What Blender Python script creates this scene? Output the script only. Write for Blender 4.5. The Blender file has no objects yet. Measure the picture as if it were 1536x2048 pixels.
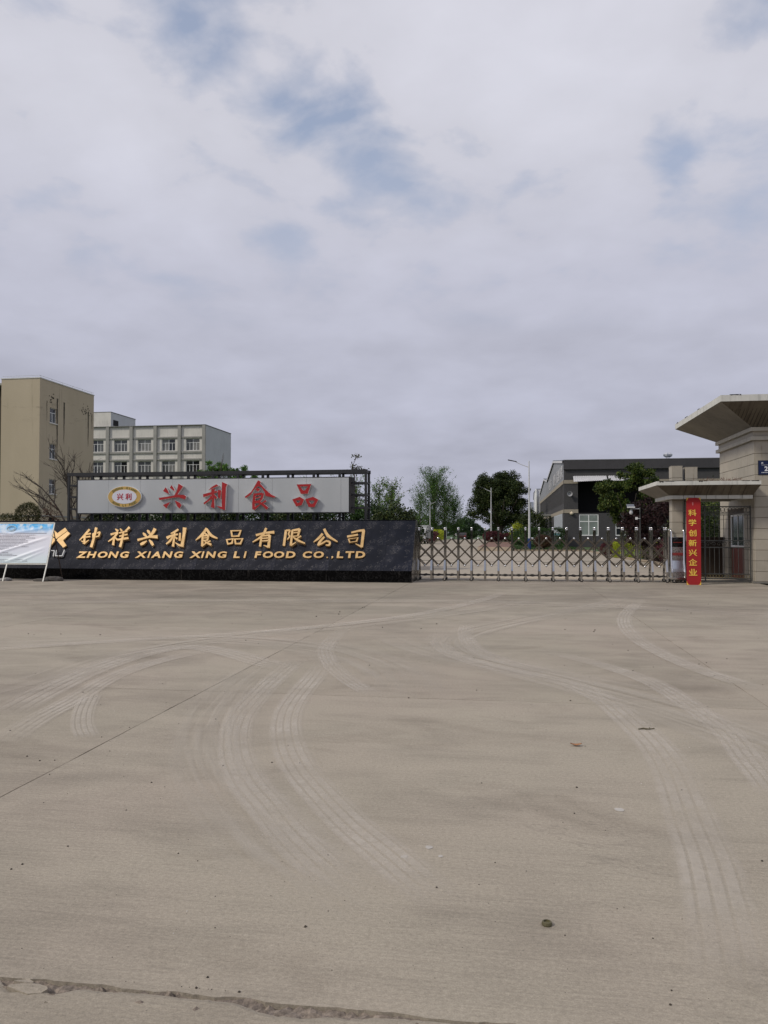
import bpy, math, random
import numpy as np
from mathutils import Vector, Matrix
random.seed(7)
SC = bpy.context.scene
R = math.radians
# ------------------------------------------------------------------ camera
cam_d = bpy.data.cameras.new('camera'); cam = bpy.data.objects.new('camera', cam_d)
SC.collection.objects.link(cam); SC.camera = cam
cam.location = (0, 0, 1.6)
YAW, PITCH = R(8.94), R(1.46)
cam.rotation_euler = (math.pi/2 + PITCH, 0, YAW)
cam_d.sensor_width = 36; cam_d.lens = 36*1570/2048
cam_d.clip_start = 0.05; cam_d.clip_end = 5000
# ------------------------------------------------------------------ sky
SUN_EL, SUN_AZ = R(40), R(-124)          # azimuth from +Y towards +X : front-left, behind the viewer
w = bpy.data.worlds.new('World'); SC.world = w; w.use_nodes = True
nt = w.node_tree; N = nt.nodes; L = nt.links; N.clear()
def nd(t, **k):
    n = N.new(t)
    for a, b in k.items(): setattr(n, a, b)
    return n
out = nd('ShaderNodeOutputWorld')
sky = nd('ShaderNodeTexSky', sky_type='NISHITA'); sky.sun_disc = False
sky.sun_elevation = SUN_EL; sky.sun_rotation = SUN_AZ
sky.air_density = 1.0; sky.dust_density = 0.6; sky.ozone_density = 1.0
bg1 = nd('ShaderNodeBackground'); bg1.inputs[1].default_value = 0.15
L.new(sky.outputs[0], bg1.inputs[0])
tc = nd('ShaderNodeTexCoord'); sep = nd('ShaderNodeSeparateXYZ'); L.new(tc.outputs['Generated'], sep.inputs[0])
def M(op, a, b=None, c=None, clamp=False):
    n = nd('ShaderNodeMath', operation=op); n.use_clamp = clamp
    for i, v in enumerate((a, b, c)):
        if v is None: continue
        if isinstance(v, (int, float)): n.inputs[i].default_value = v
        else: L.new(v, n.inputs[i])
    return n.outputs[0]
zz = M('MAXIMUM', sep.outputs[2], 0.0)
den = M('ADD', zz, 0.24)
comb = nd('ShaderNodeCombineXYZ'); L.new(M('DIVIDE', sep.outputs[0], den), comb.inputs[0]); L.new(M('DIVIDE', sep.outputs[1], den), comb.inputs[1])
def noise(scale, det, rough, off, dist=0.0):
    mp = nd('ShaderNodeMapping'); mp.inputs['Location'].default_value = off; L.new(comb.outputs[0], mp.inputs[0])
    n = nd('ShaderNodeTexNoise'); n.inputs['Scale'].default_value = scale; n.inputs['Detail'].default_value = det
    n.inputs['Roughness'].default_value = rough; n.inputs['Distortion'].default_value = dist
    L.new(mp.outputs[0], n.inputs[0]); return n.outputs[0]
def ramp(x, pts):
    r = nd('ShaderNodeValToRGB'); L.new(x, r.inputs[0]); e = r.color_ramp.elements
    while len(e) < len(pts): e.new(0.5)
    for i, (p, c) in enumerate(pts):
        e[i].position = p; e[i].color = (c, c, c, 1) if isinstance(c, (int, float)) else (*c, 1)
    return r.outputs[0]
def mixc(f, a, b):
    m = nd('ShaderNodeMix', data_type='RGBA')
    if isinstance(f, (int, float)): m.inputs[0].default_value = f
    else: L.new(f, m.inputs[0])
    for i, v in ((6, a), (7, b)):
        if isinstance(v, tuple): m.inputs[i].default_value = (*v, 1)
        else: L.new(v, m.inputs[i])
    return m.outputs[2]
n1 = noise(2.3, 7, 0.50, (3.1, 1.7, 0), 0.15)
n2 = noise(5.5, 7, 0.5, (8.3, 4.2, 2.0), 0.25)
n3 = noise(0.5, 3, 0.5, (1.3, 7.7, 5.0))
base = ramp(zz, [(0.0, (0.432, 0.44, 0.531)), (0.14, (0.456, 0.468, 0.566)), (0.3, (0.518, 0.527, 0.624)), (0.45, (0.60, 0.603, 0.677)), (0.6, (0.62, 0.62, 0.69)), (1.0, (0.646, 0.627, 0.681))])
tone = M('ADD', M('MULTIPLY', ramp(n1, [(0.3, 0.0), (0.7, 1.0)]), 0.20), M('MULTIPLY', ramp(n2, [(0.3, 0.0), (0.7, 1.0)]), 0.08))
tone = M('ADD', tone, 0.88)
vm = nd('ShaderNodeVectorMath', operation='SCALE'); L.new(base, vm.inputs[0]); L.new(tone, vm.inputs['Scale'])
bg2 = nd('ShaderNodeBackground'); L.new(vm.outputs[0], bg2.inputs[0]); bg2.inputs[1].default_value = 1.0
hole = M('MULTIPLY', ramp(M('ADD', M('MULTIPLY', n1, 0.6), M('MULTIPLY', n2, 0.4)), [(0.40, 1.0), (0.495, 0.0)]), ramp(zz, [(0.24, 0.0), (0.46, 0.62)]))
mixs = nd('ShaderNodeMixShader'); L.new(hole, mixs.inputs[0]); L.new(bg2.outputs[0], mixs.inputs[1]); L.new(bg1.outputs[0], mixs.inputs[2])
L.new(mixs.outputs[0], out.inputs[0])
# ------------------------------------------------------------------ sun
sl = bpy.data.lights.new('sun', 'SUN'); sl.energy = 2.1; sl.angle = R(9); sl.color = (1.0, 0.93, 0.82)
sun = bpy.data.objects.new('sun', sl); SC.collection.objects.link(sun)
sv = Vector((math.sin(SUN_AZ)*math.cos(SUN_EL), math.cos(SUN_AZ)*math.cos(SUN_EL), math.sin(SUN_EL)))
sun.rotation_euler = (sv).to_track_quat('Z', 'Y').to_euler()
SC.view_settings.view_transform = 'Standard'; SC.view_settings.look = 'None'
SC.view_settings.exposure = 0.0; SC.view_settings.gamma = 1.0; SC.view_settings.use_curve_mapping = False
try:
    SC.cycles.max_bounces = 6; SC.cycles.diffuse_bounces = 3; SC.cycles.glossy_bounces = 3; SC.cycles.transparent_max_bounces = 12
except Exception: pass

# ================================================================== materials
class Mat:
    def __init__(s, name):
        s.m = bpy.data.materials.new(name); s.m.use_nodes = True
        s.t = s.m.node_tree; s.n = s.t.nodes; s.l = s.t.links; s.n.clear()
        s.out = s.n.new('ShaderNodeOutputMaterial'); s.b = s.n.new('ShaderNodeBsdfPrincipled')
        s.l.new(s.b.outputs[0], s.out.inputs[0]); s._tc = None
    def tc(s, k='Object'):
        if s._tc is None: s._tc = s.n.new('ShaderNodeTexCoord')
        return s._tc.outputs[k]
    def wpos(s): return s.n.new('ShaderNodeNewGeometry').outputs['Position']
    def put(s, sock, v):
        if isinstance(v, (int, float)): sock.default_value = v
        elif isinstance(v, tuple): sock.default_value = (*v, 1) if len(v) == 3 and sock.type == 'RGBA' else v
        else: s.l.new(v, sock)
    def map(s, v, scale=(1, 1, 1), loc=(0, 0, 0), rot=(0, 0, 0)):
        m = s.n.new('ShaderNodeMapping'); s.l.new(v, m.inputs[0]); m.inputs['Scale'].default_value = scale
        m.inputs['Location'].default_value = loc; m.inputs['Rotation'].default_value = rot; return m.outputs[0]
    def noise(s, v, scale, det=4, rough=0.5, dist=0.0):
        n = s.n.new('ShaderNodeTexNoise'); s.l.new(v, n.inputs[0]); n.inputs['Scale'].default_value = scale
        n.inputs['Detail'].default_value = det; n.inputs['Roughness'].default_value = rough; n.inputs['Distortion'].default_value = dist
        return n.outputs[0]
    def vor(s, v, scale, feat='F1', rnd=1.0):
        n = s.n.new('ShaderNodeTexVoronoi'); n.feature = feat; s.l.new(v, n.inputs[0]); n.inputs['Scale'].default_value = scale
        n.inputs['Randomness'].default_value = rnd; return n.outputs['Distance']
    def ramp(s, x, pts):
        r = s.n.new('ShaderNodeValToRGB'); s.l.new(x, r.inputs[0]); e = r.color_ramp.elements
        while len(e) < len(pts): e.new(0.5)
        for i, (p, c) in enumerate(pts):
            e[i].position = p; e[i].color = (c, c, c, 1) if isinstance(c, (int, float)) else (*c, 1)
        return r.outputs[0]
    def math(s, op, a, b=None, clamp=False):
        n = s.n.new('ShaderNodeMath'); n.operation = op; n.use_clamp = clamp
        s.put(n.inputs[0], a)
        if b is not None: s.put(n.inputs[1], b)
        return n.outputs[0]
    def mix(s, f, a, b, bt='MIX'):
        m = s.n.new('ShaderNodeMix'); m.data_type = 'RGBA'; m.blend_type = bt
        s.put(m.inputs[0], f); s.put(m.inputs[6], a); s.put(m.inputs[7], b); return m.outputs[2]
    def bump(s, h, strength=0.3, dist=0.01):
        b = s.n.new('ShaderNodeBump'); s.l.new(h, b.inputs['Height']); b.inputs['Strength'].default_value = strength
        b.inputs['Distance'].default_value = dist; s.l.new(b.outputs[0], s.b.inputs['Normal'])
    def set(s, **k):
        nm = dict(color='Base Color', rough='Roughness', metal='Metallic', spec='Specular IOR Level', alpha='Alpha', ior='IOR', coat='Coat Weight')
        for a, v in k.items(): s.put(s.b.inputs[nm[a]], v)
        return s

def simple(name, col, rough=0.6, var=0.12, scale=3.0, metal=0.0, bump=0.0, stain=0.0, world=True):
    """paint or plastic with slight tone variation and vertical dirt streaks"""
    a = Mat(name); p = a.wpos() if world else a.tc()
    n = a.noise(p, scale, 5, 0.6)
    c1 = tuple(x*(1-var) for x in col); c2 = tuple(min(1, x*(1+var)) for x in col)
    c = a.ramp(n, [(0.3, c1), (0.7, c2)])
    if stain > 0:
        st = a.noise(a.map(p, (4, 4, 0.35)), 1.5, 6, 0.65)
        c = a.mix(a.ramp(st, [(0.52, 0.0), (0.72, stain)]), c, tuple(x*0.35 for x in col))
    a.set(color=c, rough=rough, metal=metal)
    if bump: a.bump(a.noise(p, 60, 4, 0.6), 0.4, bump)
    return a.m

def concrete(name, col, dark=1.0):
    a = Mat(name); p = a.wpos()
    big = a.noise(a.map(p, (0.7, 1, 1)), 0.22, 5, 0.55, 0.4)
    mid = a.noise(a.map(p, (0.8, 1.6, 1)), 1.1, 6, 0.6, 0.6)
    broom = a.noise(a.map(p, (1.4, 26, 1), rot=(0, 0, R(-1.5))), 2.2, 5, 0.62)
    broom2 = a.noise(a.map(p, (0.35, 4.5, 1)), 1.3, 5, 0.6, 0.5)
    fine = a.noise(p, 90, 5, 0.8)
    swirl = a.noise(a.map(p, (1, 1, 1), loc=(5, 3, 0)), 0.45, 3, 0.5, 2.2)
    v = a.math('ADD', a.math('MULTIPLY', big, 0.30), a.math('MULTIPLY', mid, 0.30))
    v = a.math('ADD', v, a.math('MULTIPLY', broom, 0.20))
    v = a.math('ADD', v, a.math('MULTIPLY', broom2, 0.11))
    v = a.math('ADD', v, a.math('MULTIPLY', fine, 0.13))
    v = a.math('ADD', v, a.math('MULTIPLY', swirl, 0.14))
    c = a.ramp(v, [(0.40, tuple(x*0.70 for x in col)), (0.525, col), (0.62, tuple(min(1, x*1.25) for x in col))])
    tint = a.noise(a.map(p, (1, 1, 1), loc=(9, 2, 1)), 0.5, 3, 0.5)
    c = a.mix(a.ramp(tint, [(0.4, 0.0), (0.65, 1.0)]), c, a.mix(1.0, c, (1.0, 0.975, 0.99), 'MULTIPLY'))
    # worn, tyre-blackened zone in front of the gate
    sp_ = a.n.new('ShaderNodeSeparateXYZ'); a.l.new(p, sp_.inputs[0])
    zy = a.math('MULTIPLY', a.ramp(a.math('DIVIDE', sp_.outputs[1], 30.0), [(0.40, 0.0), (0.62, 1.0), (0.84, 0.9), (0.90, 0.0)]), a.ramp(a.noise(a.map(p, (0.45, 0.9, 1), loc=(2, 0, 0)), 0.8, 6, 0.6, 0.8), [(0.36, 0.0), (0.62, 0.55)]))
    c = a.mix(zy, c, tuple(x*0.55 for x in col))
    st_ = a.ramp(a.noise(a.map(p, (0.8, 1.1, 1), loc=(4, 7, 0)), 0.9, 7, 0.62, 0.5), [(0.55, 0.0), (0.72, 0.45)])
    c = a.mix(st_, c, tuple(x*q for x, q in zip(col, (0.60, 0.57, 0.54))))
    lt_ = a.ramp(a.noise(a.map(p, (0.6, 0.9, 1), loc=(14, 3, 0)), 0.7, 7, 0.62, 1.2), [(0.54, 0.0), (0.70, 0.5)])
    c = a.mix(lt_, c, tuple(min(1, x*1.35) for x in col))
    for sc_n, lo_, hi_ in ((48, 0.86, 1.12), (150, 0.84, 1.14)):
        c = a.mix(1.0, c, a.ramp(a.noise(a.map(p, (1, 1.3, 1), loc=(sc_n, 0, 0)), sc_n, 3, 0.65), [(0.32, lo_), (0.68, hi_)]), 'MULTIPLY')
    # small dark pits and grease spots
    pit = a.vor(p, 4.2); c = a.mix(a.ramp(pit, [(0.012, 0.7), (0.022, 0.0)]), c, (0.05, 0.045, 0.04))
    pit2 = a.vor(a.map(p, loc=(3.3, 1.1, 0)), 13); c = a.mix(a.ramp(pit2, [(0.03, 0.45), (0.06, 0.0)]), c, (0.09, 0.08, 0.07))
    # fine cracks
    cr = a.noise(a.map(p, (0.5, 0.9, 1), loc=(1, 5, 0)), 0.8, 6, 0.6, 0.3)
    crk = a.ramp(a.math('ABSOLUTE', a.math('SUBTRACT', cr, 0.5)), [(0.0, 0.25), (0.0016, 0.0)])
    c = a.mix(a.math('MULTIPLY', crk, a.ramp(a.noise(p, 0.35, 2), [(0.5, 0.0), (0.62, 1.0)])), c, (0.08, 0.07, 0.06))
    oi = a.n.new('ShaderNodeObjectInfo')
    c = a.mix(1.0, c, a.ramp(oi.outputs['Random'], [(0.0, (0.94, 0.93, 0.92)), (1.0, (1.04, 1.03, 1.03))]), 'MULTIPLY')
    a.set(color=c, rough=0.85, spec=0.3)
    h = a.math('ADD', a.math('MULTIPLY', broom, 0.7), a.math('MULTIPLY', fine, 0.5))
    a.bump(h, 0.8, 0.008)
    return a.m

CONC = concrete('concrete', (0.286, 0.255, 0.203))
CONC_IN = concrete('yard_concrete', (0.30, 0.268, 0.215))
DIRT = simple('dirt', (0.13, 0.105, 0.08), 0.95, 0.4, 9, bump=0.02)
GRASSM = simple('grass', (0.045, 0.085, 0.02), 0.9, 0.4, 5, bump=0.02)

def leafmat(name, a1, a2, a3=None, trans=0.25):
    a = Mat(name)
    g = a.n.new('ShaderNodeNewGeometry')
    pts = [(0.0, a1), (1.0, a2)] if a3 is None else [(0.0, a1), (0.55, a2), (1.0, a3)]
    c = a.ramp(g.outputs['Random Per Island'], pts)
    cl = a.noise(a.wpos(), 0.9, 3, 0.5)
    c = a.mix(1.0, c, a.ramp(cl, [(0.35, 0.65), (0.65, 1.25)]), 'MULTIPLY')
    a.set(color=c, rough=0.6, spec=0.25)
    if trans:
        tr = a.n.new('ShaderNodeBsdfTranslucent'); a.l.new(c, tr.inputs[0])
        ms = a.n.new('ShaderNodeMixShader'); ms.inputs[0].default_value = trans
        a.l.new(a.b.outputs[0], ms.inputs[1]); a.l.new(tr.outputs[0], ms.inputs[2]); a.l.new(ms.outputs[0], a.out.inputs[0])
    return a.m
BARK = simple('bark', (0.055, 0.045, 0.035), 0.9, 0.3, 14, bump=0.01)
BARKL = simple('pale_bark', (0.10, 0.085, 0.065), 0.9, 0.3, 14)
L_CAMPH = leafmat('camphor_leaf', (0.010, 0.022, 0.006), (0.028, 0.048, 0.012), (0.07, 0.085, 0.02), 0.12)
L_CAMPR = leafmat('fresh_camphor_leaf', (0.014, 0.034, 0.006), (0.05, 0.085, 0.014), (0.13, 0.15, 0.03), 0.2)
L_POP = leafmat('poplar_leaf', (0.03, 0.085, 0.016), (0.075, 0.165, 0.03), (0.15, 0.26, 0.055), 0.35)
L_YOUNG = leafmat('young_leaf', (0.05, 0.105, 0.02), (0.10, 0.19, 0.04), (0.17, 0.27, 0.06), 0.35)
L_PLUM = leafmat('plum_leaf', (0.010, 0.004, 0.005), (0.028, 0.010, 0.011), (0.05, 0.02, 0.018), 0.1)
L_RED = leafmat('red_leaf', (0.03, 0.007, 0.01), (0.08, 0.016, 0.024), (0.13, 0.03, 0.035), 0.15)
L_YEL = leafmat('yellow_leaf', (0.14, 0.18, 0.012), (0.30, 0.36, 0.02), (0.46, 0.48, 0.03), 0.3)
L_HEDGE = leafmat('hedge_leaf', (0.012, 0.032, 0.008), (0.035, 0.075, 0.018), (0.07, 0.12, 0.03), 0.15)
L_BROWN = leafmat('bronze_leaf', (0.035, 0.02, 0.012), (0.075, 0.035, 0.02), (0.12, 0.06, 0.03), 0.15)
L_OLIVE = leafmat('olive_leaf', (0.018, 0.026, 0.006), (0.05, 0.055, 0.012), (0.09, 0.085, 0.02), 0.15)
L_FAR = leafmat('far_leaf', (0.025, 0.05, 0.022), (0.05, 0.085, 0.035), None, 0.15)

def granite(name):
    a = Mat(name); p = a.tc()
    oi = a.n.new('ShaderNodeObjectInfo')
    n1 = a.noise(a.map(p, (1.0, 1.0, 1.9), rot=(0, R(25), 0)), 6.5, 3, 0.55, 1.6)
    v1 = a.ramp(a.math('ABSOLUTE', a.math('SUBTRACT', n1, 0.5)), [(0.0, 1.0), (0.012, 0.0)])
    patch = a.ramp(a.noise(p, 5.0, 3, 0.5), [(0.52, 0.0), (0.64, 1.0)])
    v = a.math('MULTIPLY', v1, patch)
    n2 = a.noise(a.map(p, (2.4, 1, 0.9), rot=(0, R(-35), 0), loc=(2, 2, 2)), 9, 4, 0.5, 0.8)
    v2 = a.ramp(a.math('ABSOLUTE', a.math('SUBTRACT', n2, 0.52)), [(0.0, 0.35), (0.02, 0.0)])
    v2 = a.math('MULTIPLY', v2, a.ramp(a.noise(p, 2.1, 2), [(0.5, 0), (0.6, 1)]))
    blot = a.ramp(a.noise(p, 2.0, 5, 0.6), [(0.35, (0.004, 0.0045, 0.008)), (0.7, (0.010, 0.011, 0.018))])
    c = a.mix(a.math('MULTIPLY', v, 0.55), blot, (0.42, 0.39, 0.36))
    c = a.mix(v2, c, (0.20, 0.19, 0.185))
    dust = a.noise(a.map(a.wpos(), (1.2, 1, 0.25)), 1.6, 5, 0.6)
    c = a.mix(a.ramp(dust, [(0.5, 0.0), (0.85, 0.04)]), c, (0.25, 0.24, 0.22))
    c = a.mix(1.0, c, a.ramp(oi.outputs['Random'], [(0.0, 0.8), (1.0, 1.3)]), 'MULTIPLY')
    a.set(color=c, rough=0.14, spec=0.36)
    return a.m
GRAN = granite('black_granite')
PLINTH = Mat('dark_plinth')
_p = PLINTH.wpos()
_c = PLINTH.ramp(PLINTH.noise(_p, 5, 6, 0.6, 1.0), [(0.485, (0.002, 0.002, 0.0025)), (0.5, (0.03, 0.03, 0.03)), (0.515, (0.002, 0.002, 0.0025))])
_d = PLINTH.noise(PLINTH.map(_p, (9, 1, 0.5)), 1.2, 4, 0.7)
PLINTH.set(color=PLINTH.mix(PLINTH.ramp(_d, [(0.66, 0.0), (0.72, 0.35)]), _c, (0.13, 0.12, 0.11)), rough=0.18, spec=0.12)
PLINTH = PLINTH.m

GOLD = Mat('gold_letter'); GOLD.set(color=GOLD.ramp(GOLD.noise(GOLD.wpos(), 6, 4), [(0.3, (0.52, 0.33, 0.13)), (0.7, (0.68, 0.46, 0.215))]), rough=0.45, metal=0.35); GOLD = GOLD.m
REDP = simple('red_face', (0.34, 0.003, 0.006), 0.6, 0.06, 3)
WHITEP = simple('white_return', (0.78, 0.70, 0.68), 0.4, 0.04, 3)
PANEL = Mat('grey_cladding'); _p = PANEL.wpos()
PANEL.set(color=PANEL.ramp(PANEL.noise(PANEL.map(_p, (1, 1, 0.4)), 0.8, 5, 0.55), [(0.3, (0.44, 0.465, 0.48)), (0.7, (0.50, 0.52, 0.535))]), rough=0.38, metal=0.25); PANEL = PANEL.m
BLKST = simple('black_steel', (0.018, 0.019, 0.022), 0.45, 0.2, 5)
BLKIN = simple('dark_sheet', (0.022, 0.020, 0.020), 0.7, 0.3, 2)
SS = Mat('stainless'); SS.set(color=(0.46, 0.445, 0.43), metal=1.0, rough=SS.ramp(SS.noise(SS.map(SS.wpos(), (6, 6, 1)), 3, 4), [(0.3, 0.08), (0.7, 0.18)])); SS = SS.m
SSB = Mat('bright_stainless'); SSB.set(color=(0.72, 0.72, 0.72), metal=1.0, rough=0.22); SSB = SSB.m
SSD = simple('worn_bar', (0.17, 0.145, 0.115), 0.35, 0.25, 8, metal=0.8)
DARKR = simple('rubber', (0.012, 0.012, 0.012), 0.8, 0.2, 5)
LAMPW = simple('lamp_white', (0.50, 0.51, 0.52), 0.4, 0.05, 2)
LAMPD = simple('lamp_dark', (0.03, 0.032, 0.035), 0.5, 0.1, 2)
LAMPB = simple('lamp_blue', (0.012, 0.035, 0.13), 0.5, 0.1, 2)
FRAMEW = simple('white_frame', (0.72, 0.73, 0.72), 0.5, 0.06, 2)
GLASS = Mat('window_glass'); GLASS.set(color=(0.018, 0.022, 0.026), rough=0.08, spec=0.6); GLASS = GLASS.m
CURT = simple('curtained_glass', (0.20, 0.235, 0.215), 0.25, 0.2, 1.2)
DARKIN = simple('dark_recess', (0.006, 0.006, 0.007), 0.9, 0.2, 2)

BEIGE = Mat('beige_render'); _p = BEIGE.wpos()
_c = BEIGE.ramp(BEIGE.noise(BEIGE.map(_p, (0.5, 0.5, 0.2)), 0.5, 6, 0.6), [(0.3, (0.415, 0.355, 0.255)), (0.7, (0.475, 0.41, 0.30))])
_s = BEIGE.noise(BEIGE.map(_p, (1.8, 1.8, 0.10)), 0.9, 7, 0.7)
_sz = BEIGE.n.new('ShaderNodeSeparateXYZ'); BEIGE.l.new(_p, _sz.inputs[0])
_hz = BEIGE.math('SUBTRACT', _sz.outputs[2], 6.0); _hz = BEIGE.math('DIVIDE', _hz, 10.0, True)
_c = BEIGE.mix(BEIGE.math('MULTIPLY', BEIGE.ramp(_s, [(0.62, 0.0), (0.74, 0.6)]), BEIGE.ramp(_hz, [(0.0, 0.03), (0.8, 0.7)])), _c, (0.07, 0.06, 0.045))
_m = BEIGE.noise(BEIGE.map(_p, (1, 1, 3.5)), 0.55, 8, 0.75, 0.6)
_band = BEIGE.ramp(_hz, [(0.62, 0.0), (0.76, 1.0), (0.84, 1.0), (0.95, 0.0)])
_c = BEIGE.mix(BEIGE.math('MULTIPLY', BEIGE.ramp(_m, [(0.56, 0.0), (0.62, 0.22)]), _band), _c, (0.035, 0.035, 0.025))
BEIGE.set(color=_c, rough=0.9, spec=0.2); BEIGE.bump(BEIGE.noise(_p, 8, 5), 0.3, 0.03); BEIGE = BEIGE.m
OFFW = simple('office_white', (0.60, 0.58, 0.53), 0.8, 0.10, 0.6, stain=0.35)
OFFS = simple('office_white_shaded', (0.43, 0.45, 0.455), 0.8, 0.06, 0.4, stain=0.25)  # white wall with shade put into the colour, for sides turned from the sun
OFFP = simple('office_pier', (0.30, 0.295, 0.27), 0.85, 0.12, 0.8, stain=0.3)
BRICKG = Mat('charcoal_brick'); _p = BRICKG.wpos()
_w = BRICKG.n.new('ShaderNodeTexBrick'); BRICKG.l.new(BRICKG.map(_p, (1, 1, 1), rot=(R(90), 0, 0)), _w.inputs[0]); _w.inputs['Scale'].default_value = 4.0
_w.inputs['Color1'].default_value = (0.040, 0.039, 0.042, 1); _w.inputs['Color2'].default_value = (0.055, 0.053, 0.056, 1); _w.inputs['Mortar'].default_value = (0.028, 0.028, 0.028, 1)
BRICKG.set(color=BRICKG.mix(BRICKG.ramp(BRICKG.noise(_p, 0.6, 5), [(0.3, 0.0), (0.75, 0.35)]), _w.outputs[0], (0.075, 0.072, 0.07)), rough=0.85); BRICKG = BRICKG.m
CHARB = simple('charcoal_band', (0.042, 0.040, 0.043), 0.7, 0.15, 0.6, stain=0.3)
BAND = simple('beige_band', (0.29, 0.255, 0.20), 0.85, 0.10, 0.8, stain=0.25)
SHEET = Mat('ribbed_sheet'); _p = SHEET.wpos()
_wv = SHEET.n.new('ShaderNodeTexWave'); SHEET.l.new(SHEET.map(_p, (0, 1, 0)), _wv.inputs[0]); _wv.bands_direction = 'Y'; _wv.inputs['Scale'].default_value = 1.2
SHEET.set(color=SHEET.mix(SHEET.ramp(SHEET.noise(SHEET.map(_p, (1, 1, 0.2)), 0.6, 5), [(0.3, 0.0), (0.8, 0.5)]), (0.30, 0.31, 0.32), (0.21, 0.21, 0.215)), rough=0.5, metal=0.3)
SHEET.bump(_wv.outputs[0], 0.5, 0.05); SHEET = SHEET.m
SHEETW = simple('white_sheet', (0.58, 0.58, 0.60), 0.55, 0.08, 0.6, stain=0.2)
TILE = Mat('stone_tile'); _p = TILE.wpos()
_oi = TILE.n.new('ShaderNodeObjectInfo')
_c = TILE.ramp(TILE.noise(_p, 3.0, 5, 0.6), [(0.3, (0.345, 0.315, 0.26)), (0.7, (0.395, 0.36, 0.30))])
_c = TILE.mix(1.0, _c, TILE.ramp(_oi.outputs['Random'], [(0.0, (0.93, 0.93, 0.92)), (1.0, (1.05, 1.04, 1.03))]), 'MULTIPLY')
_s = TILE.noise(TILE.map(_p, (7, 7, 0.6)), 1.3, 6, 0.7)
_c = TILE.mix(TILE.ramp(_s, [(0.60, 0.0), (0.72, 0.7)]), _c, (0.12, 0.07, 0.04))
TILE.set(color=_c, rough=0.55, spec=0.35); TILE = TILE.m
GROUT = simple('grout', (0.075, 0.055, 0.038), 0.9, 0.3, 4)
FASC = simple('canopy_paint', (0.56, 0.56, 0.52), 0.7, 0.10, 1.6, stain=0.55)
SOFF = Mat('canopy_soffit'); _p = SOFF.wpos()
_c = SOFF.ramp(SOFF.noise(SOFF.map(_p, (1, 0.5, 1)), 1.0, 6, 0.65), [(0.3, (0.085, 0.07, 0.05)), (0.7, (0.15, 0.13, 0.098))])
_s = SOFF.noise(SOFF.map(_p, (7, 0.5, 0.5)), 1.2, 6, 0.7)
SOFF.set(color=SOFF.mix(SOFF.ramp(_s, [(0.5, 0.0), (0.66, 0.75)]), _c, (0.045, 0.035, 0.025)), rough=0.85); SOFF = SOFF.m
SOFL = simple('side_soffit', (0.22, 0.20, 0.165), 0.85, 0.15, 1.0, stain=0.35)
IRON = simple('gate_iron', (0.055, 0.056, 0.052), 0.5, 0.25, 10)
BRONZE = simple('gate_bronze', (0.22, 0.18, 0.085), 0.4, 0.25, 10, metal=0.6)
REDTILE = simple('red_tile', (0.14, 0.045, 0.035), 0.6, 0.2, 3)
BROWNW = simple('brown_low_wall', (0.028, 0.017, 0.010), 0.8, 0.3, 3)
BANRED = simple('banner_red', (0.29, 0.003, 0.005), 0.75, 0.12, 1.5)
YEL = simple('banner_yellow', (0.72, 0.48, 0.06), 0.5, 0.06, 3)
BLUEPL = simple('plaque_blue', (0.005, 0.013, 0.062), 0.35, 0.1, 2)
KERB = simple('kerb_tile', (0.30, 0.24, 0.17), 0.85, 0.2, 1.5)
REDSOIL = simple('red_paving', (0.17, 0.095, 0.07), 0.9, 0.25, 0.8)
STONE = simple('dark_stone', (0.085, 0.078, 0.07), 0.85, 0.3, 8, bump=0.02)

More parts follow.
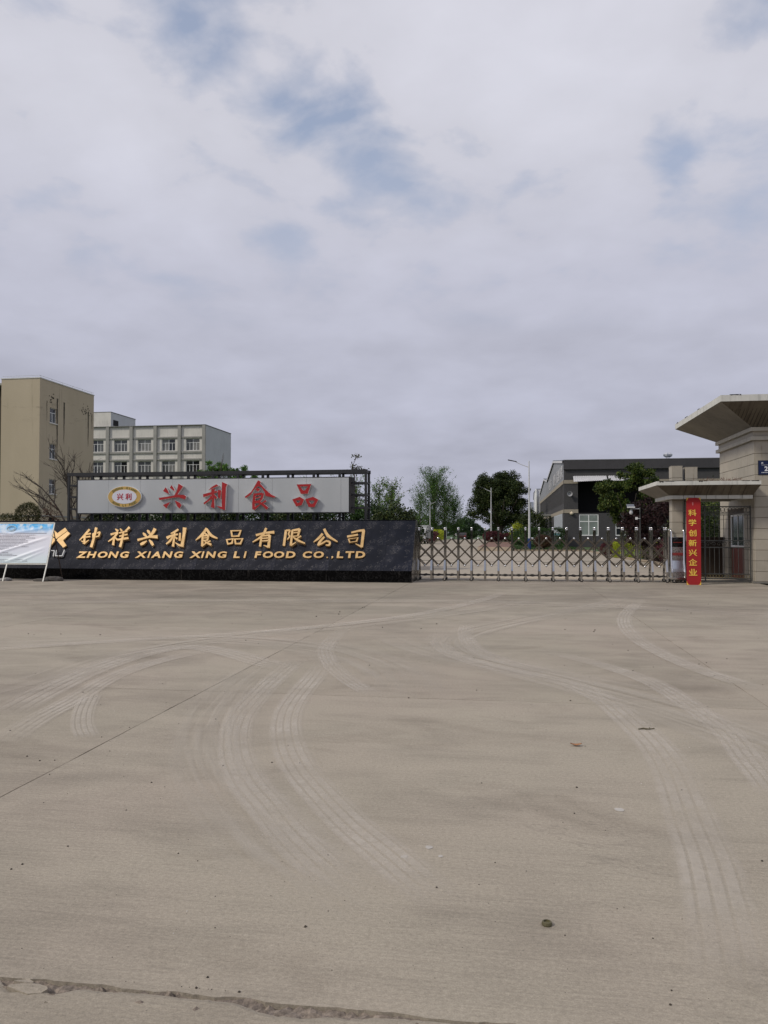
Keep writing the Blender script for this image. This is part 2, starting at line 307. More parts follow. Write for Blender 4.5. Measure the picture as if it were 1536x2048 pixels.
# ================================================================== mesh helpers
class MB:
    def __init__(s): s.v = []; s.f = []; s.mi = []
    def add(s, vs, fs, m=0):
        o = len(s.v); s.v += [tuple(v) for v in vs]; s.f += [tuple(i+o for i in f) for f in fs]; s.mi += [m]*len(fs); return s
    def box(s, x0, x1, y0, y1, z0, z1, m=0):
        v = [(x, y, z) for z in (z0, z1) for y in (y0, y1) for x in (x0, x1)]
        return s.add(v, [(0, 2, 3, 1), (4, 5, 7, 6), (0, 1, 5, 4), (2, 6, 7, 3), (0, 4, 6, 2), (1, 3, 7, 5)], m)
    def hexa(s, a, b, m=0):   # two quads (each 4 points, same order)
        return s.add(list(a)+list(b), [(0, 1, 2, 3), (7, 6, 5, 4), (0, 4, 5, 1), (1, 5, 6, 2), (2, 6, 7, 3), (3, 7, 4, 0)], m)
    def tube(s, pts, r, n=8, m=0, cap=True):
        pts = [Vector(p) for p in pts]; rs = r if isinstance(r, (list, tuple)) else [r]*len(pts)
        rings = []
        for i, p in enumerate(pts):
            d = (pts[min(i+1, len(pts)-1)]-pts[max(i-1, 0)]).normalized()
            up = Vector((0, 0, 1)) if abs(d.z) < 0.92 else Vector((1, 0, 0))
            a = d.cross(up).normalized(); b = a.cross(d)
            rings.append([p+(a*math.cos(t)+b*math.sin(t))*rs[i] for t in [2*math.pi*(k+0.5)/n for k in range(n)]])
        vs = [q for g in rings for q in g]; fs = []
        for i in range(len(rings)-1):
            for k in range(n): fs.append((i*n+k, i*n+(k+1) % n, (i+1)*n+(k+1) % n, (i+1)*n+k))
        if cap: fs += [tuple(range(n))[::-1], tuple(range((len(rings)-1)*n, len(rings)*n))]
        return s.add(vs, fs, m)
    def lathe(s, c, prof, n=12, m=0, axis='z'):
        vs = []; fs = []
        for r, h in prof:
            for k in range(n):
                t = 2*math.pi*k/n; a, b = r*math.cos(t), r*math.sin(t)
                vs.append({'z': (c[0]+a, c[1]+b, c[2]+h), 'y': (c[0]+a, c[1]+h, c[2]+b), 'x': (c[0]+h, c[1]+a, c[2]+b)}[axis])
        for i in range(len(prof)-1):
            for k in range(n): fs.append((i*n+k, i*n+(k+1) % n, (i+1)*n+(k+1) % n, (i+1)*n+k))
        fs += [tuple(range(n))[::-1], tuple(range((len(prof)-1)*n, len(prof)*n))]
        return s.add(vs, fs, m)
    def extrude(s, poly, d0, d1, m=0, ms=None):
        """poly: list of 3D points; extruded by vectors d0 (front) and d1 (back)"""
        n = len(poly); a = [Vector(p)+d0 for p in poly]; b = [Vector(p)+d1 for p in poly]
        s.add(a+b, [tuple(range(n))], m); o = len(s.v)-2*n
        s.f.append(tuple(o+n+k for k in range(n))[::-1]); s.mi.append(m if ms is None else ms)
        for k in range(n): s.f.append((o+k, o+n+k, o+n+(k+1) % n, o+(k+1) % n)); s.mi.append(m if ms is None else ms)
        return s
    def mesh(s, name, mats, off=(0, 0, 0), smooth=False):
        me = bpy.data.meshes.new(name)
        v = [(a-off[0], b-off[1], c-off[2]) for a, b, c in s.v]
        me.from_pydata(v, [], s.f)
        for m in (mats if isinstance(mats, (list, tuple)) else [mats]): me.materials.append(m)
        if len(me.polygons) == len(s.mi): me.polygons.foreach_set('material_index', s.mi)
        if smooth: me.polygons.foreach_set('use_smooth', [True]*len(me.polygons))
        me.update(); return me

def wl(o):
    l = Vector((0, 0, 0))
    while o is not None: l = l+Vector(o.location); o = o.parent
    return l
def obj(name, mb, mats, parent=None, loc=None, smooth=False, label=None, kind=None):
    """link one mesh object; vertices are given in world coordinates"""
    base = wl(parent) if parent is not None else Vector((0, 0, 0))
    l = Vector(loc) if loc is not None else base
    me = mb.mesh(name, mats, l, smooth) if isinstance(mb, MB) else mb
    o = bpy.data.objects.new(name, me); SC.collection.objects.link(o)
    o.location = l-base
    if parent is not None: o.parent = parent
    if label: o['label'] = label
    if kind: o['kind'] = kind
    return o
def place(name, me, parent, loc, rot=None):
    o = bpy.data.objects.new(name, me); SC.collection.objects.link(o); o.parent = parent
    o.location = Vector(loc)-wl(parent)
    if rot: o.rotation_euler = rot
    return o
def thing(name, label, cat, loc, group=None):
    o = bpy.data.objects.new(name, None); SC.collection.objects.link(o); o.location = loc; o.empty_display_size = 0.3
    o['label'] = label; o['category'] = cat
    if group: o['group'] = group
    return o
def tag(o, label, cat, group=None):
    o['label'] = label; o['category'] = cat
    if group: o['group'] = group
    return o
def copy_tree(o, parent=None):
    c = o.copy(); SC.collection.objects.link(c); c.parent = parent
    for ch in list(o.children): copy_tree(ch, c)
    return c
def struct(name, mb, mats, parent=None, loc=None):
    o = obj(name, mb, mats, parent, loc); o['kind'] = 'structure'; return o

# text as mesh
def text_mesh(body, size, extrude, offset, mat, shear=0.0, sx=1.0):
    c = bpy.data.curves.new('lettering', 'FONT'); c.body = body; c.size = size; c.extrude = extrude; c.offset = offset
    c.align_x = 'CENTER'; c.align_y = 'CENTER'; c.shear = shear; c.resolution_u = 3
    o = bpy.data.objects.new('lettering', c); SC.collection.objects.link(o)
    dg = bpy.context.evaluated_depsgraph_get(); me = bpy.data.meshes.new_from_object(o.evaluated_get(dg))
    bpy.data.objects.remove(o); bpy.data.curves.remove(c)
    n = len(me.vertices); a = np.empty(n*3, dtype=np.float32); me.vertices.foreach_get('co', a); a = a.reshape(-1, 3)
    if n:
        a[:, 0] -= (a[:, 0].min()+a[:, 0].max())/2; a[:, 1] -= (a[:, 1].min()+a[:, 1].max())/2; a[:, 0] *= sx
        me.vertices.foreach_set('co', a.ravel())
    me.materials.clear(); me.materials.append(mat); me.update(); return me
def embolden(me, w_):
    n = len(me.vertices); a = np.empty(n*3, dtype=np.float32); me.vertices.foreach_get('co', a); a = a.reshape(-1, 3)
    polys = [tuple(p.vertices) for p in me.polygons]; mat = me.materials[0]; V = []; F = []
    for k, (dx, dy) in enumerate(((0, 0), (w_, 0), (-w_, 0), (0, w_*0.8), (0, -w_*0.8))):
        b = a.copy(); b[:, 0] += dx; b[:, 1] += dy; b[:, 2] += 0.0007*k; F += [tuple(i+n*k for i in p) for p in polys]; V += [tuple(q) for q in b.tolist()]
    m2 = bpy.data.meshes.new('lettering'); m2.from_pydata(V, [], F); m2.materials.append(mat); return m2
def text_at(name, body, c, size, depth, mat, parent, u=(1, 0, 0), v=(0, 0, 1), offset=0.0, sx=1.0, height=None):
    cjk = ord(body[0]) > 0x2e80
    me = text_mesh(body, size, depth/2, 0.0 if cjk else offset, mat, 0, sx)
    if cjk and offset: me = embolden(me, size*0.022)
    if height:
        a = np.empty(len(me.vertices)*3, dtype=np.float32); me.vertices.foreach_get('co', a); a = a.reshape(-1, 3)
        k = height/(a[:, 1].max()-a[:, 1].min()); a[:, :2] *= k; me.vertices.foreach_set('co', a.ravel()); me.update()
    o = bpy.data.objects.new(name, me); SC.collection.objects.link(o)
    u = Vector(u).normalized(); v = Vector(v).normalized(); w_ = u.cross(v)
    m = Matrix((u, v, w_)).transposed().to_4x4()
    o.parent = parent; base = wl(parent)
    m.translation = Vector(c)-base; o.matrix_local = m
    return o

# rays of the measured photograph: used to read real positions on real planes
_f = Vector((-math.sin(YAW)*math.cos(PITCH), math.cos(YAW)*math.cos(PITCH), math.sin(PITCH)))
_r = Vector((math.cos(YAW), math.sin(YAW), 0)); _u = _r.cross(_f)
def meas(px, py, p0, n):
    d = _f+_r*((px-768)/1570)-_u*((py-1024)/1570); o = Vector((0, 0, 1.6))
    return o+d*((Vector(p0)-o).dot(n)/d.dot(n))

# ================================================================== GROUND
g = MB(); g.add([(-1500, -300, -0.13), (1500, -300, -0.13), (1500, 2500, -0.13), (-1500, 2500, -0.13)], [(0, 1, 2, 3)])
ground = struct('ground', g, GRASSM)
g = MB(); g.add([(-40, -2.44, -0.05), (30, -2.44, -0.05), (30, 70, -0.05), (-40, 70, -0.05)], [(0, 1, 2, 3)])
apron = struct('forecourt', g, DIRT)
GAP = 0.0045
XS = [-29.78, -24.43, -19.08, -13.73, -8.38, -3.03, 2.35, 7.70, 13.05, 18.4, 23.75]
YS = [-2.4, 2.62, 7.56, 12.6, 17.6, 24.5]
rng = random.Random(3)
class Lumpy:
    def __init__(s, seed): s.r = random.Random(seed); s.ph = [(s.r.uniform(0.6, 9)*2**k, s.r.uniform(0, 7), 1/2**k) for k in range(5) for _ in range(2)]
    def __call__(s, x): return sum(a*math.sin(f*x+p) for f, p, a in s.ph)/3.0
lump = Lumpy(5); lump2 = Lumpy(11)
def slab(x0, x1, y0, y1, parent, mat, z=0.0, jag=0.0):
    m = MB(); n = 26 if y0 < 13 else 8
    per = []
    def edge(a, b, amp):
        out_ = []
        for k in range(n):
            t = k/n; j = rng.gauss(0, amp) if 0 < k else 0
            out_.append((a[0]+(b[0]-a[0])*t+(j if a[0] == b[0] else 0), a[1]+(b[1]-a[1])*t+(j if a[1] == b[1] else 0)))
        return out_
    e = 0.0022
    if abs(y0-2.627) < 0.01:
        nn_ = int((x1-x0)/0.02)
        per += [(x0+(x1-x0)*k/nn_, y0-0.004+0.014*max(-0.3, lump2(x0*2+7.3*k/nn_*2))+0.004*rng.random()*(1 if 0 < k else 0)) for k in range(nn_)]
    else: per += edge((x0, y0), (x1, y0), e)
    per += edge((x1, y0), (x1, y1), e); per += edge((x1, y1), (x0, y1), e if not jag else 0); per += edge((x0, y1), (x0, y0), e)
    m.extrude([(x, y, z) for x, y in per], Vector((0, 0, 0)), Vector((0, 0, -0.045)))
    return obj('slab', m, mat, parent)
for i in range(len(XS)-1):
    for j in range(len(YS)-1):
        if YS[j+1] == 2.62 : continue
        slab(XS[i]+GAP, XS[i+1]-GAP, YS[j]+GAP, YS[j+1]-GAP, apron, CONC)
g = MB(); g.add([(-300, -24, 0.0), (300, -24, 0.0), (300, -2.45, 0.0), (-300, -2.45, 0.0)], [(0, 1, 2, 3)]); struct('street', g, simple('asphalt', (0.05, 0.05, 0.05), 0.9, 0.2, 2, bump=0.01))
# inner yard and road behind the gate
for i in range(len(XS)-3):
    for j in range(8):
        y0 = 24.5+j*5.3; x0, x1 = XS[i], XS[i+1]
        if x0 > 7 : continue
        slab(x0+GAP, x1-GAP, y0+GAP, y0+5.3-GAP, apron, CONC_IN)
# jagged slab in front of the viewer: broken edge along the joint at Y = 2.62
xs = [XS[4]+k*0.02 for k in range(int((XS[7]-XS[4])/0.02)+1)]
def edge_y(x):
    wv = 0.002+0.075*max(0.0, lump(x)-0.12)+abs(lump2(x*3))*0.007
    return 2.612-wv-random.random()*0.003
m = MB(); top = [(x, edge_y(x), -0.002+random.random()*0.002) for x in xs]
vs = []; fs = []
for k, (x, y, z) in enumerate(top):
    vs += [(x, -2.3, 0.0), (x, y-0.02, 0.0), (x, y, z-0.004), (x, y+0.006, -0.04)]
    if k:
        o = 4*k
        for q in range(3): fs.append((o-4+q, o+q, o+q+1, o-4+q+1))
m.add(vs, fs); obj('slab', m, CONC, apron)
for i in list(range(4))+[7, 8, 9]:
    slab(XS[i]+GAP, XS[i+1]-GAP, -2.3, 2.61, apron, CONC)
# rough crushed filling in the broken joint
m = MB(); vs = []; fs = []; NR = 9
for k, x in enumerate(xs):
    for q in range(NR):
        y = 2.50+q*0.0165; vs.append((x, y, -0.012+random.gauss(0, 0.005)+0.009*lump2(x*5+q)))
    if k:
        for q in range(NR-1): fs.append(((k-1)*NR+q, k*NR+q, k*NR+q+1, (k-1)*NR+q+1))
m.add(vs, fs); FILL = simple('joint_rubble', (0.20, 0.165, 0.135), 0.95, 0.5, 60, bump=0.02)
o = obj('joint_fill', m, FILL, apron)
# broken plates of concrete lying in the joint
for (cx, cy, w_, h_, sd) in [(-1.66, 2.565, 0.085, 0.030, 1), (-0.30, 2.545, 0.095, 0.028, 2), (-0.20, 2.575, 0.035, 0.02, 6), (0.02, 2.58, 0.04, 0.015, 3), (-1.70, 2.60, 0.04, 0.012, 4)]:
    rr = random.Random(sd); n = 9
    poly = [(cx+math.cos(2*math.pi*k/n)*w_*rr.uniform(0.75, 1.1), cy+math.sin(2*math.pi*k/n)*h_*rr.uniform(0.7, 1.15), 0.004+rr.uniform(-0.003, 0.003)) for k in range(n)]
    m = MB().extrude(poly, Vector((0, 0, 0)), Vector((0, 0, -0.03))); obj('broken_plate', m, CONC, apron)

# tyre marks: thin worn films on the slabs
TY = Mat('tyre_mark'); uvn = TY.tc('UV'); sx_ = TY.n.new('ShaderNodeSeparateXYZ'); TY.l.new(uvn, sx_.inputs[0])
u_ = sx_.outputs[0]; v_ = sx_.outputs[1]
edge_ = TY.ramp(u_, [(0.0, 0.0), (0.16, 1.0), (0.84, 1.0), (1.0, 0.0)])
rib = TY.math('SINE', TY.math('MULTIPLY', u_, 31.4)); rib = TY.ramp(TY.math('MULTIPLY', TY.math('ADD', rib, 1.0), 0.5), [(0.0, 0.35), (0.28, 1.0)])
patchy = TY.ramp(TY.noise(TY.wpos(), 1.4, 4, 0.6), [(0.3, 0.35), (0.6, 1.0)])
tread = TY.ramp(TY.noise(TY.map(uvn, (5, 60, 1)), 1.0, 2), [(0.35, 0.7), (0.6, 1.0)])
ends = TY.ramp(v_, [(0.0, 0.0), (0.12, 1.0), (0.85, 1.0), (1.0, 0.0)])
al = TY.math('MULTIPLY', TY.math('MULTIPLY', edge_, rib), TY.math('MULTIPLY', patchy, TY.math('MULTIPLY', tread, ends)))
al = TY.math('MULTIPLY', al, 0.50)
TY.set(color=(0.62, 0.565, 0.49), rough=0.9, alpha=al); TY = TY.m
def catmull(P, k=8):
    P = [Vector(p) for p in P]; P = [P[0]*2-P[1]]+P+[P[-1]*2-P[-2]]; o = []
    for i in range(1, len(P)-2):
        for q in range(k):
            t = q/k; a, b, c, d = P[i-1], P[i], P[i+1], P[i+2]
            o.append(0.5*((2*b)+(c-a)*t+(2*a-5*b+4*c-d)*t*t+(3*b-a-3*c+d)*t**3))
    return o+[P[-2]]
SC_ = {'s1': (1.3, [(-9.5, 9.0), (-6.5, 10.6), (-4.4, 11.2), (-2.6, 10.6), (-1.4, 9.0), (-0.9, 7.0)]),
 's2': (0.9, [(-5.2, 5.5), (-4.9, 7.6), (-4.9, 9.6), (-4.0, 11.6), (-2.4, 13.6), (-0.4, 16.5), (1.2, 20.5)]),
 's3': (1.1, [(-2.2, 13.2), (-1.2, 10.8), (0.6, 8.6), (1.8, 6.6), (2.2, 4.8), (2.2, 3.0)]),
 's4': (0.8, [(-2.9, 9.9), (-2.75, 7.6), (-2.2, 5.6), (-1.3, 4.1), (-0.5, 3.2)]),
 's5': (1.2, [(-12.5, 15.5), (-9.0, 16.8), (-5.0, 17.6), (-1.0, 18.0), (2.6, 17.2), (5.5, 15.0)]),
 's6': (1.0, [(3.6, 22.5), (2.4, 18.5), (0.6, 15.0), (-0.6, 12.4), (-0.6, 10.6), (0.4, 9.0), (1.9, 7.4)]),
 's7': (1.4, [(6.5, 19.5), (4.8, 14.5), (4.2, 11.0), (4.6, 8.0)])}
SCF = Mat('scuff_film'); _uv = SCF.tc('UV'); _x = SCF.n.new('ShaderNodeSeparateXYZ'); SCF.l.new(_uv, _x.inputs[0])
_e = SCF.ramp(_x.outputs[0], [(0.0, 0.0), (0.3, 1.0), (0.7, 1.0), (1.0, 0.0)]); _en = SCF.ramp(_x.outputs[1], [(0.0, 0.0), (0.2, 1.0), (0.8, 1.0), (1.0, 0.0)])
_n = SCF.ramp(SCF.noise(SCF.map(_uv, (7, 3.5, 1)), 1.0, 6, 0.6, 0.2), [(0.35, 0.0), (0.65, 1.0)])
SCF.set(color=(0.56, 0.51, 0.435), rough=0.9, alpha=SCF.math('MULTIPLY', SCF.math('MULTIPLY', SCF.math('MULTIPLY', _e, _en), _n), 0.38)); SCF = SCF.m
TR = {'a': (0.30, [(-2.6, 9.6), (-2.54, 8.71), (-2.44, 7.58), (-2.27, 6.45), (-1.99, 5.57), (-1.68, 4.91), (-1.41, 4.48), (-1.15, 4.06), (-0.9, 3.72), (-0.7, 3.48)]),
 'b': (0.30, [(-2.25, 9.6), (-2.13, 8.6), (-2.01, 7.3), (-1.87, 6.51), (-1.64, 5.76), (-1.39, 5.17), (-1.13, 4.7), (-0.86, 4.25), (-0.64, 3.94), (-0.46, 3.68), (-0.25, 3.37)]),
 'c': (0.26, [(-2.7, 12.94), (-2.52, 10.9), (-2.34, 10.02), (-1.98, 8.95), (-1.58, 8.11), (-1.23, 7.54)]),
 'd': (0.34, [(-1.1, 13.19), (-1.02, 11.66), (-0.77, 10.48), (-0.29, 9.56), (0.35, 8.85), (0.69, 8.4), (0.9, 7.76), (1.01, 6.97), (1.08, 6.18), (1.08, 5.56), (1.04, 5.04), (0.99, 4.54), (0.95, 4.07), (0.89, 3.64), (0.82, 3.21), (0.76, 2.88)]),
 'e': (0.30, [(0.43, 10.89), (1.09, 9.78), (1.5, 8.74), (1.67, 7.45), (1.72, 6.58), (1.67, 5.88), (1.64, 5.38), (1.6, 5.04)]),
 'f': (0.45, [(-4.33, 6.22), (-4.58, 7.37), (-4.76, 8.68), (-4.7, 9.86), (-4.35, 10.37), (-3.71, 10.02), (-3.0, 9.32), (-2.56, 8.96)]),
 'g': (0.30, [(-3.77, 5.42), (-3.96, 6.19), (-4.08, 6.97), (-4.3, 8.11), (-4.28, 9.12), (-3.99, 10.2)]),
 'h': (0.22, [(-4.09, 7.32), (-3.77, 6.6), (-3.49, 6.08), (-3.2, 5.66)]),
 'i': (0.28, [(-0.69, 13.62), (-0.66, 12.29), (-0.44, 10.75), (-0.04, 9.79), (0.47, 9.17)]),
 'j': (0.35, [(0.1, 21.5), (-0.9, 17.5), (-2.0, 14.6), (-3.8, 12.2), (-6.0, 10.5), (-7.5, 9.2)]),
 'k': (0.30, [(3.2, 19.5), (2.2, 15.5), (1.9, 12.5), (2.1, 10.0), (2.6, 8.2)])}
TR.update(SC_)
for q, (kk, (wd, pts)) in enumerate(TR.items()):
    c = catmull([(x, y, 0.004+0.0006*q) for x, y in pts]); m = bpy.data.meshes.new('tyre_mark' if kk[0] != 's' else 'scuff'); vs = []; fs = []; uv = []
    for i, p in enumerate(c):
        d = (c[min(i+1, len(c)-1)]-c[max(i-1, 0)]).normalized(); nrm = Vector((d.y, -d.x, 0))*wd/2
        vs += [tuple(p-nrm), tuple(p+nrm)]
        if i: fs.append((2*i-2, 2*i-1, 2*i+1, 2*i))
    m.from_pydata(vs, [], fs); m.materials.append(TY if kk[0] != 's' else SCF); ul = m.uv_layers.new(name='UVMap')
    for lp in m.loops:
        vi = lp.vertex_index; ul.data[lp.index].uv = (vi % 2, (vi//2)/(len(c)-1))
    obj('tyre_mark' if kk[0] != 's' else 'scuff', m, None, apron)

# small loose grit
m = MB(); rr = random.Random(12)
for k in range(330):
    y = 2.8+rr.random()**1.7*16; x = rr.uniform(-1, 1)*y*0.62-0.15*y
    if k % 3 == 0: cxg, cyg = ((-3.03, 6), (-1.2, 2.7), (2.35, 9), (-1.0, 3.3), (-2.6, 5.0), (-3.03, 15), (0.4, 4.2))[rr.randrange(7)]; x = cxg+rr.gauss(0, 0.10 if k % 2 else 0.5); y = max(2.66, cyg+rr.gauss(0, 1.2 if k % 2 else 0.5))
    s_ = (0.0018+0.005*rr.random()**3)*(0.6+y*0.12)
    m.lathe((x, y, 0.0), [(s_*0.9, 0), (s_, s_*0.4), (s_*0.5, s_*0.9)], 5)
obj('loose_grit', m, simple('grit', (0.045, 0.037, 0.028), 0.9, 0.4, 8), apron, kind='stuff')
m = MB()
for k in range(60):
    y = 3+rr.random()*6; x = rr.uniform(-1, 1)*y*0.5-0.15*y; s_ = rr.uniform(0.001, 0.003)
    m.lathe((x, y, 0.0), [(s_*0.9, 0), (s_, s_*0.4), (s_*0.5, s_*0.9)], 5)
obj('pale_grit', m, simple('pale_grit', (0.6, 0.58, 0.55), 0.9, 0.1, 8), apron, kind='stuff')
# plaster splashes
SPL = simple('plaster_splash', (0.42, 0.395, 0.36), 0.9, 0.1, 20)
for cx, cy, r_ in [(-0.51, 3.876, 0.020), (-0.40, 4.011, 0.022), (-0.333, 3.91, 0.013), (0.63, 4.72, 0.03)]:
    poly = [(cx+math.cos(t)*r_*rr.uniform(0.75, 1.1), cy+math.sin(t)*r_*rr.uniform(0.8, 1.2), 0.0025) for t in [2*math.pi*k/12 for k in range(12)]]
    obj('plaster_splash', MB().extrude(poly, Vector((0, 0, 0)), Vector((0, 0, -0.002))), SPL, apron)
# litter
m = MB(); cx, cy = 0.152, 3.303
m.lathe((cx, cy, 0.0), [(0.020, 0), (0.022, 0.004), (0.019, 0.014), (0.013, 0.016), (0.012, 0.010)], 14)
tag(obj('nut', m, simple('rusty_olive', (0.085, 0.075, 0.035), 0.6, 0.3, 40), None, (cx, cy, 0)), 'small round olive brown nut lying alone on the near concrete', 'nut')
def leafshape(cx, cy, L_, W_, ang, z=0.006, curl=0.012):
    m = MB(); vs = []; fs = []
    for k in range(9):
        t = k/8; wd = W_*math.sin(math.pi*t)**0.8+0.0005; x = (t-0.5)*L_
        for sgn in (-1, 0, 1):
            y = sgn*wd; zz_ = z+abs(sgn)*curl*0.5+curl*(2*t-1)**2
            vs.append((cx+x*math.cos(ang)-y*math.sin(ang), cy+x*math.sin(ang)+y*math.cos(ang), zz_))
        if k:
            o = 3*k; fs += [(o-3, o-2, o+1, o), (o-2, o-1, o+2, o+1)]
    return m.add(vs, fs)
LEAFB = simple('dry_leaf', (0.33, 0.15, 0.06), 0.7, 0.3, 30)
tag(obj('dry_leaf', leafshape(0.5, 6.065, 0.085, 0.022, 0.1), LEAFB, None, (0.5, 6.065, 0)), 'dry orange brown leaf lying on the bare concrete left of the twig', 'leaf')
m = MB(); m.tube([(1.04, 6.63, 0.008), (1.08, 6.648, 0.010), (1.12, 6.64, 0.008), (1.168, 6.655, 0.012)], [0.006, 0.007, 0.006, 0.004], 6)
m.tube([(1.12, 6.64, 0.009), (1.135, 6.665, 0.018)], [0.004, 0.002], 5)
tag(obj('twig', m, simple('twig', (0.10, 0.085, 0.05), 0.8, 0.3, 30), None, (1.1, 6.64, 0)), 'short dry forked twig lying on the concrete right of the leaf', 'twig')

GR = Mat('base_grime_shade'); _uv = GR.tc('UV'); _x = GR.n.new('ShaderNodeSeparateXYZ'); GR.l.new(_uv, _x.inputs[0])  # dirt and contact shadow painted together as a dark ribbon along the bases
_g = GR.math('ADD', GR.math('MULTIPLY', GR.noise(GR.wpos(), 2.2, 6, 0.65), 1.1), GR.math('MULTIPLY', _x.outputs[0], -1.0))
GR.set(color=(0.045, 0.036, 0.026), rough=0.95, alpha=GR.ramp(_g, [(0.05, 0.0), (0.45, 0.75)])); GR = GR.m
def grime_shade(x0, x1, y, wd, q=0):
    me = bpy.data.meshes.new('grime_shade_strip'); me.from_pydata([(x0, y, 0.013+q), (x0, y-wd, 0.013+q), (x1, y-wd, 0.013+q), (x1, y, 0.013+q)], [], [(0, 1, 2, 3)]); me.materials.append(GR)
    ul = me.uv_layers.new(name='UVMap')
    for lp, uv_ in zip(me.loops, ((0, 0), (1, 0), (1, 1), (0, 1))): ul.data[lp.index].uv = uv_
    obj('grime_shade_strip', me, None, apron)
grime_shade(-18.3, -2.98, 24.65, 0.35); grime_shade(5.9, 13, 25.95, 0.30, 0.001); grime_shade(-2.95, 5.6, 26.45, 0.85, 0.002)
# ================================================================== GRANITE NAME WALL
WX0, WX1 = -18.3, -3.0
WYB, WYT, WZB, WZT = 24.65, 25.86, 0.365, 1.978
wall = thing('name_wall', 'long black granite wall with leaning face and gold company lettering', 'sign wall', ((WX0+WX1)/2, 25.3, 0))
m = MB()  # core
m.add([(WX0, WYB+0.03, WZB-0.01), (WX1+0.0-0.02, WYB+0.03, WZB-0.01), (WX1-0.02, WYT+0.02, WZT-0.02), (WX0, WYT+0.02, WZT-0.02),
       (WX0, 26.22, 0), (WX1-0.02, 26.22, 0), (WX1-0.02, 26.22, WZT-0.02), (WX0, 26.22, WZT-0.02), (WX0, WYB+0.03, 0), (WX1-0.02, WYB+0.03, 0)],
      [(0, 1, 2, 3), (3, 2, 6, 7), (7, 6, 5, 4), (1, 9, 5, 6, 2), (0, 3, 7, 4, 8), (8, 9, 1, 0), (4, 5, 9, 8)])
obj('core', m, simple('mortar_core', (0.03, 0.03, 0.03), 0.9), wall)
# plinth slabs
pw = 0.9
npl = int((WX1-WX0)/pw)
mpl = MB().box(0.003, pw-0.003, 0, 0.028, 0, WZB-0.004).mesh('plinth_slab', PLINTH)
for k in range(npl+1): place('plinth_slab', mpl, wall, (WX1-pw*(k+1), WYB, 0.0))
sl_len = math.hypot(WYT-WYB, WZT-WZB); sd = Vector((0, WYT-WYB, WZT-WZB))/sl_len; sn = Vector((1, 0, 0)).cross(sd)  # points to the viewer side
sn = sn if sn.y < 0 else -sn
def slab_mesh(h):
    m = MB(); a = []
    for x, t in ((0.002, 0.002), (pw-0.002, 0.002), (pw-0.002, h-0.002), (0.002, h-0.002)): a.append(Vector((x, 0, 0))+sd*t)
    m.hexa([p for p in a], [p-sn*0.028 for p in a]); return m.mesh('granite_slab', GRAN)
gm = slab_mesh(sl_len/2)
for k in range(npl+1):
    for r_ in range(2):
        p = Vector((WX1-pw*(k+1), WYB, WZB))+sd*(sl_len/2*r_); place('granite_slab', gm, wall, p)
# coping and right end face
m = MB().box(WX0, WX1+0.004, WYT-0.01, 26.25, WZT, WZT+0.022); obj('coping', m, GRAN, wall)
m = MB(); e = 0.028
def endp(y0, z0): return (WX1, y0, z0)
for (z0, z1) in ((0, 0.36), (0.366, 0.90), (0.905, 1.44), (1.445, WZT-0.003)):
    yf = lambda z: WYB+max(0, (z-WZB))/(WZT-WZB)*(WYT-WYB)+0.002
    m2 = MB().extrude([(WX1, yf(z0), z0), (WX1, 26.25, z0), (WX1, 26.25, z1), (WX1, yf(z1), z1)], Vector((0.012, 0, 0)), Vector((-0.018, 0, 0)))
    obj('end_slab', m2, simple('end_granite', (0.022, 0.019, 0.017), 0.25, 0.4, 3), wall)

